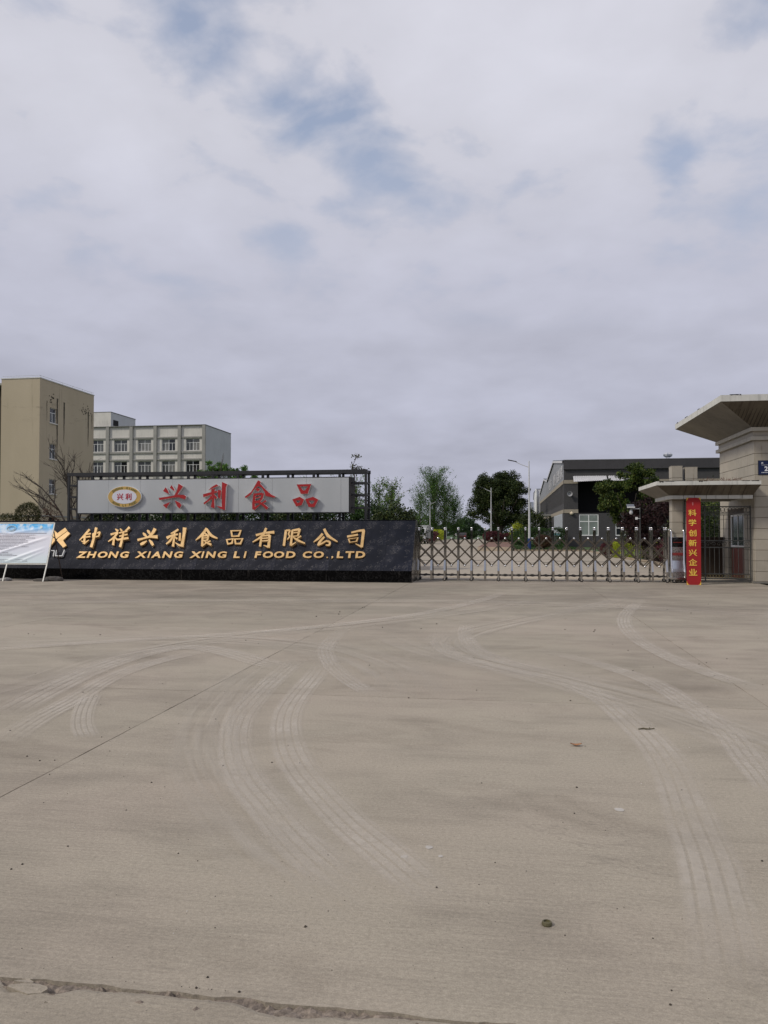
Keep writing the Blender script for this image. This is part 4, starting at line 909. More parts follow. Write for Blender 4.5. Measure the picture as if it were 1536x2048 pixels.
# ribs of the front soffit
m = MB()
for k in range(56):
    x = 6.40+k*0.115; tt = min(1.0, max(0.0, (x-6.33)/1.2)); 
    a = Vector((x, 24.70+(TY0-0.10-24.70)*tt, 5.494+(4.862-5.494)*tt)); b = Vector((x, 24.70, 5.494)); n_ = Vector((0.006, 0, 0)); t_ = Vector((0, -0.006, -0.008))
    m.hexa([a-n_, a+n_, a+n_+t_, a-n_+t_], [b-n_, b+n_, b+n_+t_, b-n_+t_])
o = obj('soffit_ribs', m, simple('rib_dark', (0.035, 0.03, 0.022), 0.9), tower); o['kind'] = 'stuff'
# ragged membrane on fascia tops
def ragged(parent, x0, x1, y, z, seed, axis='x', dens=0.5):
    rr = random.Random(seed); x = x0; mt = simple('membrane', (0.02, 0.018, 0.016), 0.9)
    while x < x1:
        w_ = min(rr.uniform(0.05, 0.45), x1-x+0.01); h_ = 0.006+0.035*rr.random()**2
        if rr.random() < dens*0.6:
            m = MB()
            if axis == 'x': m.add([(x, y, z+0.012), (x+w_, y, z+0.014), (x+w_*0.9, y, z-h_), (x+w_*0.5, y, z-h_*0.3), (x+w_*0.2, y, z-h_*0.9)], [(0, 1, 2, 3, 4)])
            else: m.add([(y, x, z+0.012), (y, x+w_, z+0.014), (y, x+w_*0.9, z-h_), (y, x+w_*0.5, z-h_*0.3), (y, x+w_*0.2, z-h_*0.9)], [(0, 1, 2, 3, 4)])
            obj('torn_membrane', m, mt, parent)
        x += w_
ragged(tower, 6.4, 13, 24.646, 5.695, 3, 'x', 0.6); ragged(tower, 24.8, 31, 6.306, 5.695, 4, 'y', 0.35)
# blue number plaque
pl = thing('number_plaque', 'dark blue address plaque with white characters on the tiled tower', 'plaque', (8.15, 25.93, 3.6))
obj('plate', MB().box(7.74, 8.60, 25.925, 25.945, 3.40, 3.81), BLUEPL, pl)
obj('rim', MB().box(7.72, 8.62, 25.932, 25.948, 3.38, 3.40).box(7.72, 8.62, 25.932, 25.948, 3.81, 3.83).box(7.72, 7.74, 25.932, 25.948, 3.40, 3.81).box(8.60, 8.62, 25.932, 25.948, 3.40, 3.81), simple('plaque_rim', (0.02, 0.025, 0.04), 0.4), pl)
PW = simple('plaque_white', (0.7, 0.72, 0.75), 0.4)
text_at('character', '西', (7.84, 25.921, 3.745), 0.1, 0.004, PW, pl, height=0.055, offset=0.003)
text_at('numeral', '2', (7.955, 25.921, 3.57), 0.2, 0.004, PW, pl, height=0.15, offset=0.008)
m = MB()
for k in range(14): m.box(7.815+k*0.045, 7.845+k*0.045, 25.919, 25.924, 3.44, 3.46); m.box(7.815+k*0.03, 7.835+k*0.03, 25.919, 25.924, 3.68, 3.69)
obj('small_print', m, PW, pl)

# ================================================================== LOW CANOPY ON TWO PILLARS
can = thing('entrance_canopy', 'low white concrete canopy with sloping soffit over the side gate', 'canopy', (6.0, 26.7, 0))
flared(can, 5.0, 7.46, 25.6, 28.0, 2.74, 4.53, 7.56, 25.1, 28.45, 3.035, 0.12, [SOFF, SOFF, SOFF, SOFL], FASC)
obj('ring_beam', MB().box(5.0, 7.46, 25.6, 25.72, 2.63, 2.74).box(5.0, 5.12, 25.72, 28.0, 2.63, 2.74).box(7.40, 7.46, 25.72, 28.0, 2.63, 2.74).box(5.12, 7.40, 27.88, 28.0, 2.63, 2.74), FASC, can)
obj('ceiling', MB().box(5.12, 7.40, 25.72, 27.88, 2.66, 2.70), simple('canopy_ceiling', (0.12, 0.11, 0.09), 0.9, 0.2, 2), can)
for k, (xa, xb) in enumerate([(5.42, 5.42), (5.75, 5.75), (6.10, 6.10), (6.74, 6.74), (7.15, 7.15)]):
    a = Vector((xa, 25.6, 2.735)); b = Vector((xb, 25.1, 3.03)); n_ = Vector((0.006, 0, 0)); t_ = Vector((0, -0.005, -0.006))
    obj('soffit_joint', MB().hexa([a-n_, a+n_, a+n_+t_, a-n_+t_], [b-n_, b+n_, b+n_+t_, b-n_+t_]).box(xa-0.005, xa+0.005, 25.595, 25.599, 2.63, 2.74), simple('joint_dark', (0.05, 0.04, 0.03), 0.9), can)
ragged(can, 4.6, 7.5, 25.096, 3.15, 8, 'x', 0.45)
m = MB(); rr = random.Random(4)
obj('torn_membrane', MB().box(4.9, 5.6, 25.15, 25.4, 3.155, 3.175).box(4.75, 4.95, 25.13, 25.3, 3.155, 3.165), simple('membrane', (0.02, 0.018, 0.016), 0.9), can)
for k in range(160):
    x = rr.uniform(6.0, 7.2); y = rr.uniform(25.4, 26.6); h_ = rr.uniform(0.03, 0.16)
    m.tube([(x, y, 3.12), (x+rr.uniform(-.05, .05), y, 3.12+h_*0.6), (x+rr.uniform(-.1, .1), y+rr.uniform(-.05, .05), 3.14+h_)], [0.006, 0.005, 0.004], 4)
wd_ = tag(obj('dry_weeds', m, simple('weed', (0.13, 0.055, 0.035), 0.9, 0.4, 9), None, (6.6, 26, 3.12)), 'dry reddish weeds growing on top of the low entrance canopy', 'weeds')
def pillar(x0, x1, ztop, label):
    p = thing('pillar', label, 'pillar', ((x0+x1)/2, 26.1, 0), 'tiled gate pillars')
    obj('core', MB().box(x0+0.02, x1-0.0, 25.97, 26.35, 0, ztop-0.01), GROUT, p)
    zs = [0]+[ztop-0.37-0.35*k for k in range(9, -1, -1)]+[ztop]
    zs = [z for z in zs if z >= 0]
    for a, b in zip(zs[:-1], zs[1:]):
        if b-a < 0.05: continue
        tile('y', x0, x1, a, b, 25.95, p, th=0.02); tile('x', 25.972, 26.36, a, b, x0, p, th=0.02)
    obj('top_tile', MB().box(x0, x1, 25.955, 26.36, ztop, ztop+0.015), TILE, p)
pillar(5.14, 5.48, 3.68, 'square tiled pillar behind the gate drive unit, left one of the pair')
pillar(5.565, 5.93, 3.64, 'square tiled pillar behind the red banner, right one of the pair')

# red banner
ban = thing('banner', 'tall red banner board with yellow vertical characters leaning on the canopy', 'banner', (5.57, 25.0, 0))
BT, BB = Vector((0, 25.50, 2.66)), Vector((0, 24.97, 0.0)); bd = (BT-BB).normalized(); bn = Vector((1, 0, 0)).cross(bd); bn = bn if bn.y < 0 else -bn
a = [Vector((5.36, BB.y, 0)), Vector((5.775, BB.y, 0)), Vector((5.905, BT.y, BT.z)), Vector((5.485, BT.y, BT.z))]
obj('board', MB().hexa([p for p in a], [p-bn*0.03 for p in a]), BANRED, ban)
BP0 = (5.57, 24.97, 0)
for ch, py in zip('科学创新兴企业', (1025.5, 1045, 1066, 1086, 1105.5, 1124.5, 1144.5)):
    c = meas(1384.6+(py-1025)*0.012, py, BP0, bn)+bn*0.004
    text_at('character', ch, c, 0.24, 0.004, YEL, ban, (1, 0, 0), bd, 0.0065, 1.15, 0.205)
for (sx1, sz1) in ((1, 1), (-1, 1), (1, 0), (-1, 0)):
    cx_ = (5.695 if sz1 else 5.568)+0.205*sx1; cpt = Vector((cx_, 0, 0)); o0 = (BT if sz1 else BB)
    q = Vector((cx_, o0.y, o0.z))+bn*0.003; dz = bd*(-1 if sz1 else 1)
    poly = [q, q+dz*0.12, q+dz*0.05+Vector((-0.018*sx1, 0, 0)), q+dz*0.04+Vector((-0.035*sx1, 0, 0)), q+dz*0.015+Vector((-0.04*sx1, 0, 0)), q+Vector((-0.085*sx1, 0, 0))]
    obj('corner_ornament', MB().extrude(poly, bn*0.003, Vector((0, 0, 0))), YEL, ban)
q = meas(1385, 1000.8, BP0, bn); obj('hanging_tab', MB().extrude([q+Vector((-0.02, 0, 0))-bd*0.06, q+Vector((0.02, 0, 0))-bd*0.06, q+Vector((0.015, 0, 0))-bd*0.16, q+Vector((-0.015, 0, 0))-bd*0.16], bn*0.008, bn*0.002), simple('faded_pink', (0.45, 0.12, 0.12), 0.6), ban)

# side gate in iron
sg = thing('iron_gate', 'ornate dark iron side gate with ring borders between banner and tower', 'gate', (6.8, 26.2, 0))
gx0, gx1 = 5.98, 7.56
for z, r_ in ((2.405, 0.016), (2.20, 0.014), (2.14, 0.012), (1.325, 0.016), (1.115, 0.016), (0.275, 0.016), (0.13, 0.016), (0.05, 0.022)):
    obj('rail', MB().box(gx0, gx1, 26.2-r_, 26.2+r_, z-r_, z+r_), IRON, sg)
bx = [6.04+0.143*k for k in range(11)]
for z0, z1 in ((1.341, 2.128), (0.291, 1.099)):
    bm = MB().tube([(0, 0, 0), (0, 0, z1-z0)], 0.010, 6).mesh('bar', IRON)
    for x in bx: place('bar', bm, sg, (x, 26.2, z0))
for x in (gx0, 6.19, gx1-0.012): obj('stile', MB().box(x-0.018, x+0.018, 26.18, 26.22, 0.04, 2.43), IRON, sg)
def ring(r_, w_, n=14):
    m = MB(); P = [(r_*math.cos(2*math.pi*k/n), 0, r_*1.15*math.sin(2*math.pi*k/n)) for k in range(n+1)]; return m.tube(P, w_, 5, cap=False)
rm1, rm2 = ring(0.062, 0.008).mesh('ring', IRON), ring(0.048, 0.008).mesh('ring', BRONZE)
for k in range(14): place('ring', rm1, sg, (6.08+k*0.108, 26.2, 2.30))
for k in range(17): place('ring', rm2, sg, (6.02+k*0.09, 26.2, 0.2025))
sc_ = MB()
def spiral(cx, cz, s_, fl):
    P = []
    for k in range(16):
        t = k/15; an = t*2.2*math.pi; rr_ = 0.075*(1-t*0.8); P.append((cx+fl*rr_*math.cos(an)*s_, 26.2, cz+rr_*math.sin(an)*s_))
    return P
for k in range(9):
    x = 6.12+k*0.165; obj('scroll', MB().tube(spiral(x, 1.22, 1, 1 if k % 2 else -1), 0.008, 5), IRON, sg)
lw = tag(obj('low_wall', MB().box(5.9, 7.55, 29.45, 29.65, 0, 1.32).box(5.86, 7.6, 29.40, 29.70, 1.32, 1.42), BROWNW, None, (6.7, 29.5, 0)), 'dark brown low wall seen through the iron side gate', 'wall')

# ================================================================== NOTICE BOARD ON THE LEFT
nb = thing('notice_board', 'leaning notice board with blue sky print and fine text in white frame', 'notice board', (-15.8, 23.5, 0))
NBT, NBB = Vector((0, 23.935, 1.90)), Vector((0, 23.52, 0.56)); nf = Vector((0, 23.30, 0.0)); ndv = (NBT-NBB).normalized(); nn = Vector((1, 0, 0)).cross(ndv); nn = nn if nn.y < 0 else -nn
nx0, nx1 = -17.5, -14.78
def bar2(a, b, w_=0.022): return MB().tube([a, b], w_, 4)
FR = simple('pale_steel', (0.74, 0.74, 0.68), 0.5, 0.1, 5)
obj('frame', bar2((nx0, NBT.y, NBT.z), (nx1, NBT.y, NBT.z), 0.03).tube([(nx0, NBB.y, NBB.z), (nx1, NBB.y, NBB.z)], 0.026, 4).tube([(nx0, NBT.y, NBT.z), (nx0, NBB.y, NBB.z)], 0.022, 4).tube([(nx1, NBT.y, NBT.z), (nx1, NBB.y, NBB.z)], 0.022, 4), FR, nb)
for x in (nx1, -16.20, nx0): obj('leg', bar2((x, NBB.y, NBB.z), (x, nf.y, 0.0)), FR, nb)
for x in (nx1-0.05, nx0+0.05): obj('back_strut', bar2((x, NBT.y+0.01, 1.7), (x, 24.50, 0.03), 0.016), simple('rusty_strut', (0.06, 0.04, 0.03), 0.8), nb)
# creased print
PR = Mat('printed_sheet'); uvp = PR.tc('UV'); sxp = PR.n.new('ShaderNodeSeparateXYZ'); PR.l.new(uvp, sxp.inputs[0])
cl = PR.noise(PR.map(uvp, (5, 5, 1)), 1.0, 4, 0.55)
topc = PR.mix(PR.ramp(cl, [(0.45, 0.0), (0.62, 1.0)]), (0.03, 0.42, 0.85), (0.62, 0.76, 0.90))
vy = PR.math('ADD', sxp.outputs[1], PR.math('MULTIPLY', PR.math('SUBTRACT', cl, 0.5), 0.25))
c = PR.mix(PR.ramp(vy, [(0.70, 0.0), (0.90, 1.0)]), PR.ramp(vy, [(0.05, (0.60, 0.70, 0.74)), (0.3, (0.66, 0.69, 0.78)), (0.74, (0.72, 0.71, 0.78))]), topc)
PR.set(color=c, rough=0.45, spec=0.4); PR = PR.m
NX, NZ = 90, 44; vs = []; fs = []; uvs = []
for j in range(NZ+1):
    for i in range(NX+1):
        u, v = i/NX, j/NZ
        p = Vector((nx0+0.03+(nx1-nx0-0.06)*u, 0, 0))+(NBB+ndv*0.03+(NBT-NBB-ndv*0.06)*v)
        h_ = 0
        for c0, s_, amp, wid in ((0.05, 0.62, 0.022, 0.030), (-0.30, 0.72, 0.018, 0.035), (0.62, 0.30, 0.010, 0.03), (-0.55, 0.9, 0.012, 0.03)):
            d = v-(c0+s_*u); h_ += amp*math.exp(-(d/wid)**2)*min(1, max(0, (u-0.1)*3))*min(1, max(0, (1.02-u)*4))
        edge_f = min(1, min(u, 1-u, v*1.5, (1-v)*1.5)*12)
        vs.append(tuple(p+nn*(0.004+h_*edge_f))); uvs.append((u*2, v))
        if i and j: o = j*(NX+1)+i; fs.append((o-NX-2, o-NX-1, o, o-1))
me = bpy.data.meshes.new('printed_sheet'); me.from_pydata(vs, [], fs); ul = me.uv_layers.new(name='UVMap')
for lp in me.loops: ul.data[lp.index].uv = uvs[lp.vertex_index]
me.materials.append(PR); me.polygons.foreach_set('use_smooth', [True]*len(me.polygons))
me.transform(Matrix.Translation(-wl(nb))); obj('printed_sheet', me, None, nb)
def on_board(u, v, h_=0.03): return Vector((nx0+0.03+(nx1-nx0-0.06)*u, 0, 0))+(NBB+(NBT-NBB)*v)+nn*h_
m = MB(); rr = random.Random(9)
def dash(u0, u1, v, t=0.006):
    a = on_board(u0, v-t, 0.012); b = on_board(u1, v-t, 0.012); c_ = on_board(u1, v+t, 0.012); d = on_board(u0, v+t, 0.012); m.add([a, b, c_, d], [(0, 1, 2, 3)])
for r_ in range(15):
    v = 0.70-r_*0.036; u = 0.05
    end = 0.78 if r_ == 0 else rr.uniform(0.55, 0.78) if r_ < 9 else rr.uniform(0.4, 0.62)
    if r_ in (11,): continue
    while u < end:
        l = rr.uniform(0.008, 0.03); dash(u, u+l, v, 0.0055); u += l+rr.uniform(0.003, 0.008)
for v in (0.10, 0.065):
    u = 0.05
    while u < 0.72: l = rr.uniform(0.008, 0.03); dash(u, u+l, v, 0.005); u += l+0.006
dash(0.04, 0.93, 0.745, 0.005)
obj('fine_print', m, simple('print_ink', (0.19, 0.19, 0.23), 0.7), nb)
ecb = on_board(0.445, 0.86, 0.014)
def ell(c0, a, b, h_=0.0, n=28): return [c0+Vector((a*math.cos(2*math.pi*k/n), 0, 0))+ndv*(b*math.sin(2*math.pi*k/n))+nn*h_ for k in range(n)]
m = MB(); P = ell(ecb, 0.16, 0.09)+[ell(ecb, 0.16, 0.09)[0]]; m.tube(P, 0.010, 4, cap=False); P = ell(ecb, 0.11, 0.05); m.tube(P+[P[0]], 0.007, 4, cap=False)
obj('oval_mark', m, simple('mark_pale', (0.62, 0.72, 0.70), 0.6), nb)
m = MB(); c2 = on_board(0.845, 0.89, 0.014); P = ell(c2, 0.05, 0.05); m.extrude(P, nn*0.004, Vector((0, 0, 0))); obj('round_mark', m, simple('mark_pale', (0.62, 0.72, 0.70), 0.6), nb)
def rock(cx, cy, lx, ly, lz, seed, name, label, mat, rot=0.0):
    rr = random.Random(seed); m = MB(); n = 12; rings = [(0.9, 0.0), (1.0, 0.35), (0.85, 0.8), (0.4, 1.0)]; vs = []; fs = []
    for q, (s_, h_) in enumerate(rings):
        for k in range(n):
            t = 2*math.pi*k/n; j = 1+rr.uniform(-0.12, 0.12); sq = max(abs(math.cos(t)), abs(math.sin(t)))**-0.55
            x, y = lx*s_*j*math.cos(t)*sq/2, ly*s_*j*math.sin(t)*sq/2
            vs.append((cx+x*math.cos(rot)-y*math.sin(rot), cy+x*math.sin(rot)+y*math.cos(rot), lz*(h_+rr.uniform(-0.06, 0.06)) if q else 0))
        if q:
            for k in range(n): fs.append(((q-1)*n+k, (q-1)*n+(k+1) % n, q*n+(k+1) % n, q*n+k))
    fs.append(tuple(range(3*n, 4*n))); m.add(vs, fs)
    return tag(obj(name, m, mat, None, (cx, cy, 0)), label, 'stone', 'stones weighing down the notice board')
rock(-14.66, 23.72, 0.62, 0.34, 0.15, 1, 'weight_stone', 'flat grey stone weighing down the right leg of the notice board', STONE, 0.1)
rock(-14.98, 23.50, 0.50, 0.22, 0.09, 2, 'weight_stone', 'low dark slab lying left of the right notice board leg', STONE, 0.15)
rock(-16.25, 23.55, 0.36, 0.30, 0.10, 3, 'weight_stone', 'pale grey stone at the left leg of the notice board', simple('pale_stone', (0.25, 0.24, 0.23), 0.9, 0.3, 8), 0.0)

# ================================================================== BUILDINGS
def facade(parent, name, mat, axis, f, a0, a1, z0, z1, holes, depth=0.22, sgn=1, mat_rev=None):
    """wall sheet with real openings. axis 'y': plane Y=f, spans X; axis 'x': plane X=f, spans Y. sgn: direction of the inside."""
    A = sorted({a0, a1}|{h[0] for h in holes}|{h[1] for h in holes}); Z = sorted({z0, z1}|{h[2] for h in holes}|{h[3] for h in holes})
    m = MB()
    def P(a, z, d=0): return (a, f+sgn*d, z) if axis == 'y' else (f+sgn*d, a, z)
    for i in range(len(A)-1):
        for j in range(len(Z)-1):
            ca, cz = (A[i]+A[i+1])/2, (Z[j]+Z[j+1])/2
            if any(h[0] < ca < h[1] and h[2] < cz < h[3] for h in holes): continue
            m.add([P(A[i], Z[j]), P(A[i+1], Z[j]), P(A[i+1], Z[j+1]), P(A[i], Z[j+1])], [(0, 1, 2, 3)])
    for h in holes:
        a, b, c_, d = h[:4]; q = [(a, c_), (b, c_), (b, d), (a, d)]
        for k in range(4):
            p, r_ = q[k], q[(k+1) % 4]; m.add([P(*p), P(*r_), P(*r_, depth), P(*p, depth)], [(0, 1, 2, 3)], 1 if mat_rev else 0)
    return obj(name, m, [mat, mat_rev] if mat_rev else mat, parent)
# ---- beige block
bx1, by0, by1 = -44.94, 70.0, 80.1; bz = 16.6
be = thing('apartment_block', 'tall beige rendered block with stained walls at the left edge', 'building', (-50, 75, 0))
holes = [(71.72, 72.90, 12.5, 14.0), (71.72, 72.90, 8.9, 10.4), (71.72, 72.90, 5.4, 6.85), (71.72, 72.90, 2.5, 3.05)]
obj('wall', MB().add([(-49.05, by0, 0), (bx1, by0, 0), (bx1, by0, bz), (-49.05, by0, bz)], [(0, 1, 2, 3)]).add([(-49.05, by0, 0), (-49.05, by0+1.2, 0), (-49.05, by0+1.2, bz), (-49.05, by0, bz)], [(0, 1, 2, 3)]).add([(-70, by1, 0), (bx1, by1, 0), (bx1, by1, bz), (-70, by1, bz)], [(0, 1, 2, 3)]), BEIGE, be)
facade(be, 'wall', BEIGE, 'x', bx1, by0, by1, 0, bz, holes, 0.18, -1)
obj('wall', MB().box(-70, -49.06, by0+1.0, by0+1.1, 0, bz-0.7), simple('brown_render', (0.06, 0.045, 0.035), 0.9, 0.2, 1), be)
obj('roof', MB().box(-70, bx1-0.01, by0+0.3, by1-0.01, bz-0.5, bz-0.3), OFFP, be)
obj('coping', MB().box(-49.1, bx1+0.05, by0-0.05, by0+0.25, bz, bz+0.09).box(bx1-0.25, bx1+0.05, by0+0.25, by1+0.05, bz, bz+0.09), simple('coping_white', (0.55, 0.55, 0.52), 0.7), be)
m = MB()
for k in range(6): m.tube([(bx1-0.05, by0+0.2+k*1.9, bz+0.09), (bx1-0.05, by0+0.2+k*1.9, bz+0.30)], 0.02, 4)
m.tube([(bx1-0.05, by0, bz+0.28), (bx1-0.05, by1, bz+0.28)], 0.02, 4); m.tube([(-49, by0+0.1, bz+0.28), (bx1-0.05, by0, bz+0.28)], 0.02, 4)
obj('lightning_rail', m, LAMPW, be)
obj('plinth_band', MB().box(bx1, bx1+0.08, by0, by1, 3.10, 3.25).box(-49, bx1+0.08, by0-0.08, by0, 3.10, 3.25), OFFP, be)
for (a, b, c_, d) in holes[:3]:
    X = bx1-0.14; w_ = obj('window', MB().box(X-0.05, X+0.02, a, a+0.06, c_, d).box(X-0.05, X+0.02, b-0.06, b, c_, d).box(X-0.05, X+0.02, a+.06, b-.06, c_, c_+0.07).box(X-0.05, X+0.02, a+.06, b-.06, d-0.06, d).box(X-0.05, X+0.02, a+.06, b-.06, d-0.52, d-0.46).box(X-0.05, X+0.02, (a+b)/2-0.03, (a+b)/2+0.03, c_+.07, d-.52), FRAMEW, be)
    obj('pane', MB().box(X-0.03, X-0.02, a+.05, b-.05, c_+0.05, d-0.5), simple('grey_glass', (0.06, 0.07, 0.075), 0.15, 0.2), w_)
    obj('top_pane', MB().box(X-0.03, X-0.02, a+.05, b-.05, d-0.47, d-.04), GLASS, w_)
    obj('sill', MB().box(bx1-0.1, bx1+0.08, a-0.1, b+0.1, c_-0.1, c_), OFFW, be)
obj('vent', MB().box(bx1-0.2, bx1-0.12, 71.72, 72.90, 2.5, 3.05), DARKIN, be)
STN = Mat('wall_stain'); STN.set(color=(0.085, 0.072, 0.052), rough=0.95, alpha=STN.ramp(STN.noise(STN.map(STN.wpos(), (1, 3, 0.5)), 1.6, 5, 0.6), [(0.2, 0.55), (0.6, 0.95)])); STN = STN.m
for (ys, za, zb, wt) in ((73.02, 15.1, 8.6, 0.16), (74.25, 14.9, 10.6, 0.15), (78.95, 14.6, 10.8, 0.15), (79.7, 14.5, 12.8, 0.08), (71.2, 14.6, 12.6, 0.05)):
    X = bx1+0.012; n_ = 14; L_ = []; R_ = []
    for k in range(n_+1):
        t = k/n_; w_ = wt*(1-t)**0.7*random.uniform(0.7, 1.15)+0.012; yy = ys+random.uniform(-0.02, 0.02); L_.append((X, yy-w_, za+(zb-za)*t)); R_.append((X, yy+w_, za+(zb-za)*t))
    m = MB()
    m.add(L_+R_, [(k, n_+1+k, n_+2+k, k+1) for k in range(n_)]); obj('water_stain', m, STN, be)
for q in range(34):
    cyy = random.choice([72.2, 72.0, 77.9, 78.4, 79.2]) + random.gauss(0, 0.35); czz = 14.9-(cyy-70)*0.02+random.gauss(0, 0.22); 
    pol = [(bx1+0.014, min(80.05, cyy+math.cos(t)*random.uniform(0.02, 0.17)), czz+math.sin(t)*random.uniform(0.02, 0.12)) for t in [2*math.pi*k/7 for k in range(7)]]
    obj('mould_patch', MB().add(pol, [tuple(range(7))]), STN, be)
# ---- white office
ox1, oy0, oy1, oz = -44.7, 112.0, 122.8, 17.65
of = thing('office_building', 'white four bay office block with dark windows behind the signboard', 'building', (-54, 117, 0))
BW = 3.87; cols = [ox1-0.25-BW*k for k in range(6)]
storeys = [(15.68, 13.88), (12.35, 10.55), (9.02, 7.22), (5.69, 3.89), (2.36, 0.9)]
hs = []
for k in range(4):
    xr, xl = cols[k], cols[k+1]; xc = (xr+xl)/2+0.1
    for (zt, zb) in storeys: hs.append((xc-1.08, xc+1.08, zb, zt))
facade(of, 'wall', OFFW, 'y', oy0, cols[4]-0.2, ox1, 0, oz, hs, 0.3, 1)
obj('wall', MB().add([(ox1, oy0, 0), (ox1, oy1, 0), (ox1, oy1, oz), (ox1, oy0, oz)], [(0, 1, 2, 3)]).add([(cols[5], oy1, 0), (ox1, oy1, 0), (ox1, oy1, oz), (cols[5], oy1, oz)], [(0, 1, 2, 3)]), OFFS, of)
obj('roof', MB().box(cols[5], ox1-0.02, oy0+0.02, oy1-0.02, oz-0.6, oz-0.4), OFFP, of)
obj('coping', MB().box(cols[5], ox1+0.06, oy0-0.3, oy0+0.1, oz, oz+0.10).box(ox1-0.2, ox1+0.06, oy0+0.1, oy1, oz, oz+0.10), simple('coping_grey', (0.16, 0.16, 0.15), 0.8), of)
for x in cols[:5]: obj('pier', MB().box(x-0.25, x+0.25, oy0-0.28, oy0-0.002, 0, oz), OFFP, of)
for (zt, zb) in storeys:
    for k in range(4):
        xa, xb = cols[k+1]+0.25, cols[k]-0.25
        obj('ledge', MB().box(xa, xb, oy0-0.18, oy0-0.003, zb-0.35, zb-0.08), OFFP, of)
        obj('ledge', MB().box(xa, xb, oy0-0.18, oy0-0.003, zt+0.12, zt+0.32), OFFP, of)
# window mesh shared
def win_mesh(w_, h_, tr=0.62, mull=3):
    m = MB(); t = 0.055; m.box(0, t, 0, .06, 0, h_).box(w_-t, w_, 0, .06, 0, h_).box(t, w_-t, 0, .06, 0, t).box(t, w_-t, 0, .06, h_-t, h_).box(t, w_-t, 0, .06, h_-tr, h_-tr+t)
    m.box(w_/2-0.045, w_/2+0.045, -0.005, .065, t, h_-t)
    for q in (0.25, 0.75): m.box(w_*q-t/2, w_*q+t/2, 0, .06, t, h_-tr)
    return m
wm = {}; 
for hgt in (1.80, 1.46):
    wm[hgt] = (win_mesh(2.16, hgt).mesh('window', FRAMEW), MB().box(0.05, 1.06, 0.025, 0.035, 0.05, hgt-0.05).mesh('pane', GLASS), MB().box(1.10, 2.11, 0.025, 0.035, 0.05, hgt-0.05).mesh('pane', simple('dull_glass', (0.09, 0.095, 0.095), 0.2, 0.3, 0.8)))
rpan = random.Random(4); pane_var = {}
pmats = [GLASS, simple('dull_glass', (0.09, 0.095, 0.095), 0.2, 0.3, 0.8), simple('curtain_glass', (0.20, 0.20, 0.19), 0.3, 0.3, 1.5), DARKIN]
for hgt in (1.80, 1.46): pane_var[hgt] = [[MB().box(x0_, x1_, 0.025, 0.035, 0.05, hgt-0.05).mesh('pane', m_) for m_ in pmats] for x0_, x1_ in ((0.05, 1.06), (1.10, 2.11))]
for (a, b, c_, d) in hs:
    hgt = 1.80 if abs(d-c_-1.80) < 0.05 else 1.46; fm, p1, p2 = wm[hgt]
    o = place('window', fm, of, (a, oy0+0.22, c_))
    for q_ in range(2): q = bpy.data.objects.new('pane', pane_var[hgt][q_][rpan.randrange(4)]); SC.collection.objects.link(q); q.parent = o
# stair tower
tz = 19.95
th = [(-63.35, -61.19, zb, zt) for zt, zb in storeys[:4]]
facade(of, 'stair_tower', OFFW, 'y', oy0-0.02, -66, -60.0, 0, tz, th, 0.3, 1)
obj('tower_side', MB().add([(-60.0, oy0-0.02, oz-0.5), (-60.0, 120, oz-0.5), (-60.0, 120, tz), (-60.0, oy0-0.02, tz)], [(0, 1, 2, 3)]).add([(-66, 120, 0), (-60, 120, 0), (-60, 120, tz), (-66, 120, tz)], [(0, 1, 2, 3)]), OFFS, of)
for (a, b, c_, d) in th:
    fm, p1, p2 = wm[1.80]; o = place('window', fm, of, (a, oy0+0.20, c_))
    for pmesh in (p1, p2): q = bpy.data.objects.new('pane', pmesh); SC.collection.objects.link(q); q.parent = o
for (zt, zb) in storeys[:4]:
    obj('ledge', MB().box(-66, -60.2, oy0-0.18, oy0-0.024, zb-0.35, zb-0.08).box(-66, -60.2, oy0-0.18, oy0-0.024, zt+0.12, zt+0.32), OFFP, of)
obj('tower_coping', MB().box(-66.05, -59.95, oy0-0.04, 120.05, tz, tz+0.10), simple('coping_grey', (0.16, 0.16, 0.15), 0.8), of)
w_ = obj('tower_window', MB().box(-60.0, -59.97, 112.7, 114.3, 18.0, 18.9), DARKIN, of)
# ---- warehouse
wx0, wy0 = 5.77, 83.0
wh = thing('warehouse', 'dark grey brick warehouse with beige bands and grey metal gables', 'building', (13, 92, 0))
WXR = 34.0
front_holes = [(7.28, 9.23, 1.22, 3.42), (10.9, 12.85, 1.22, 2.75)]
facade(wh, 'wall', BRICKG, 'y', wy0, wx0, WXR, 0, 3.55, front_holes, 0.2, 1)
obj('wall', MB().add([(wx0, wy0, 3.93), (7.18, wy0, 3.93), (7.18, wy0, 6.60), (wx0, wy0, 6.60)], [(0, 1, 2, 3)]), BRICKG, wh)
obj('wall', MB().add([(wx0, wy0, 6.97), (WXR, wy0, 6.97), (WXR, wy0, 8.06), (wx0, wy0, 8.06)], [(0, 1, 2, 3)]), BRICKG, wh)
obj('wall', MB().add([(15.2, wy0, 3.55), (WXR, wy0, 3.55), (WXR, wy0, 6.60), (15.2, wy0, 6.60)], [(0, 1, 2, 3)]), BRICKG, wh)
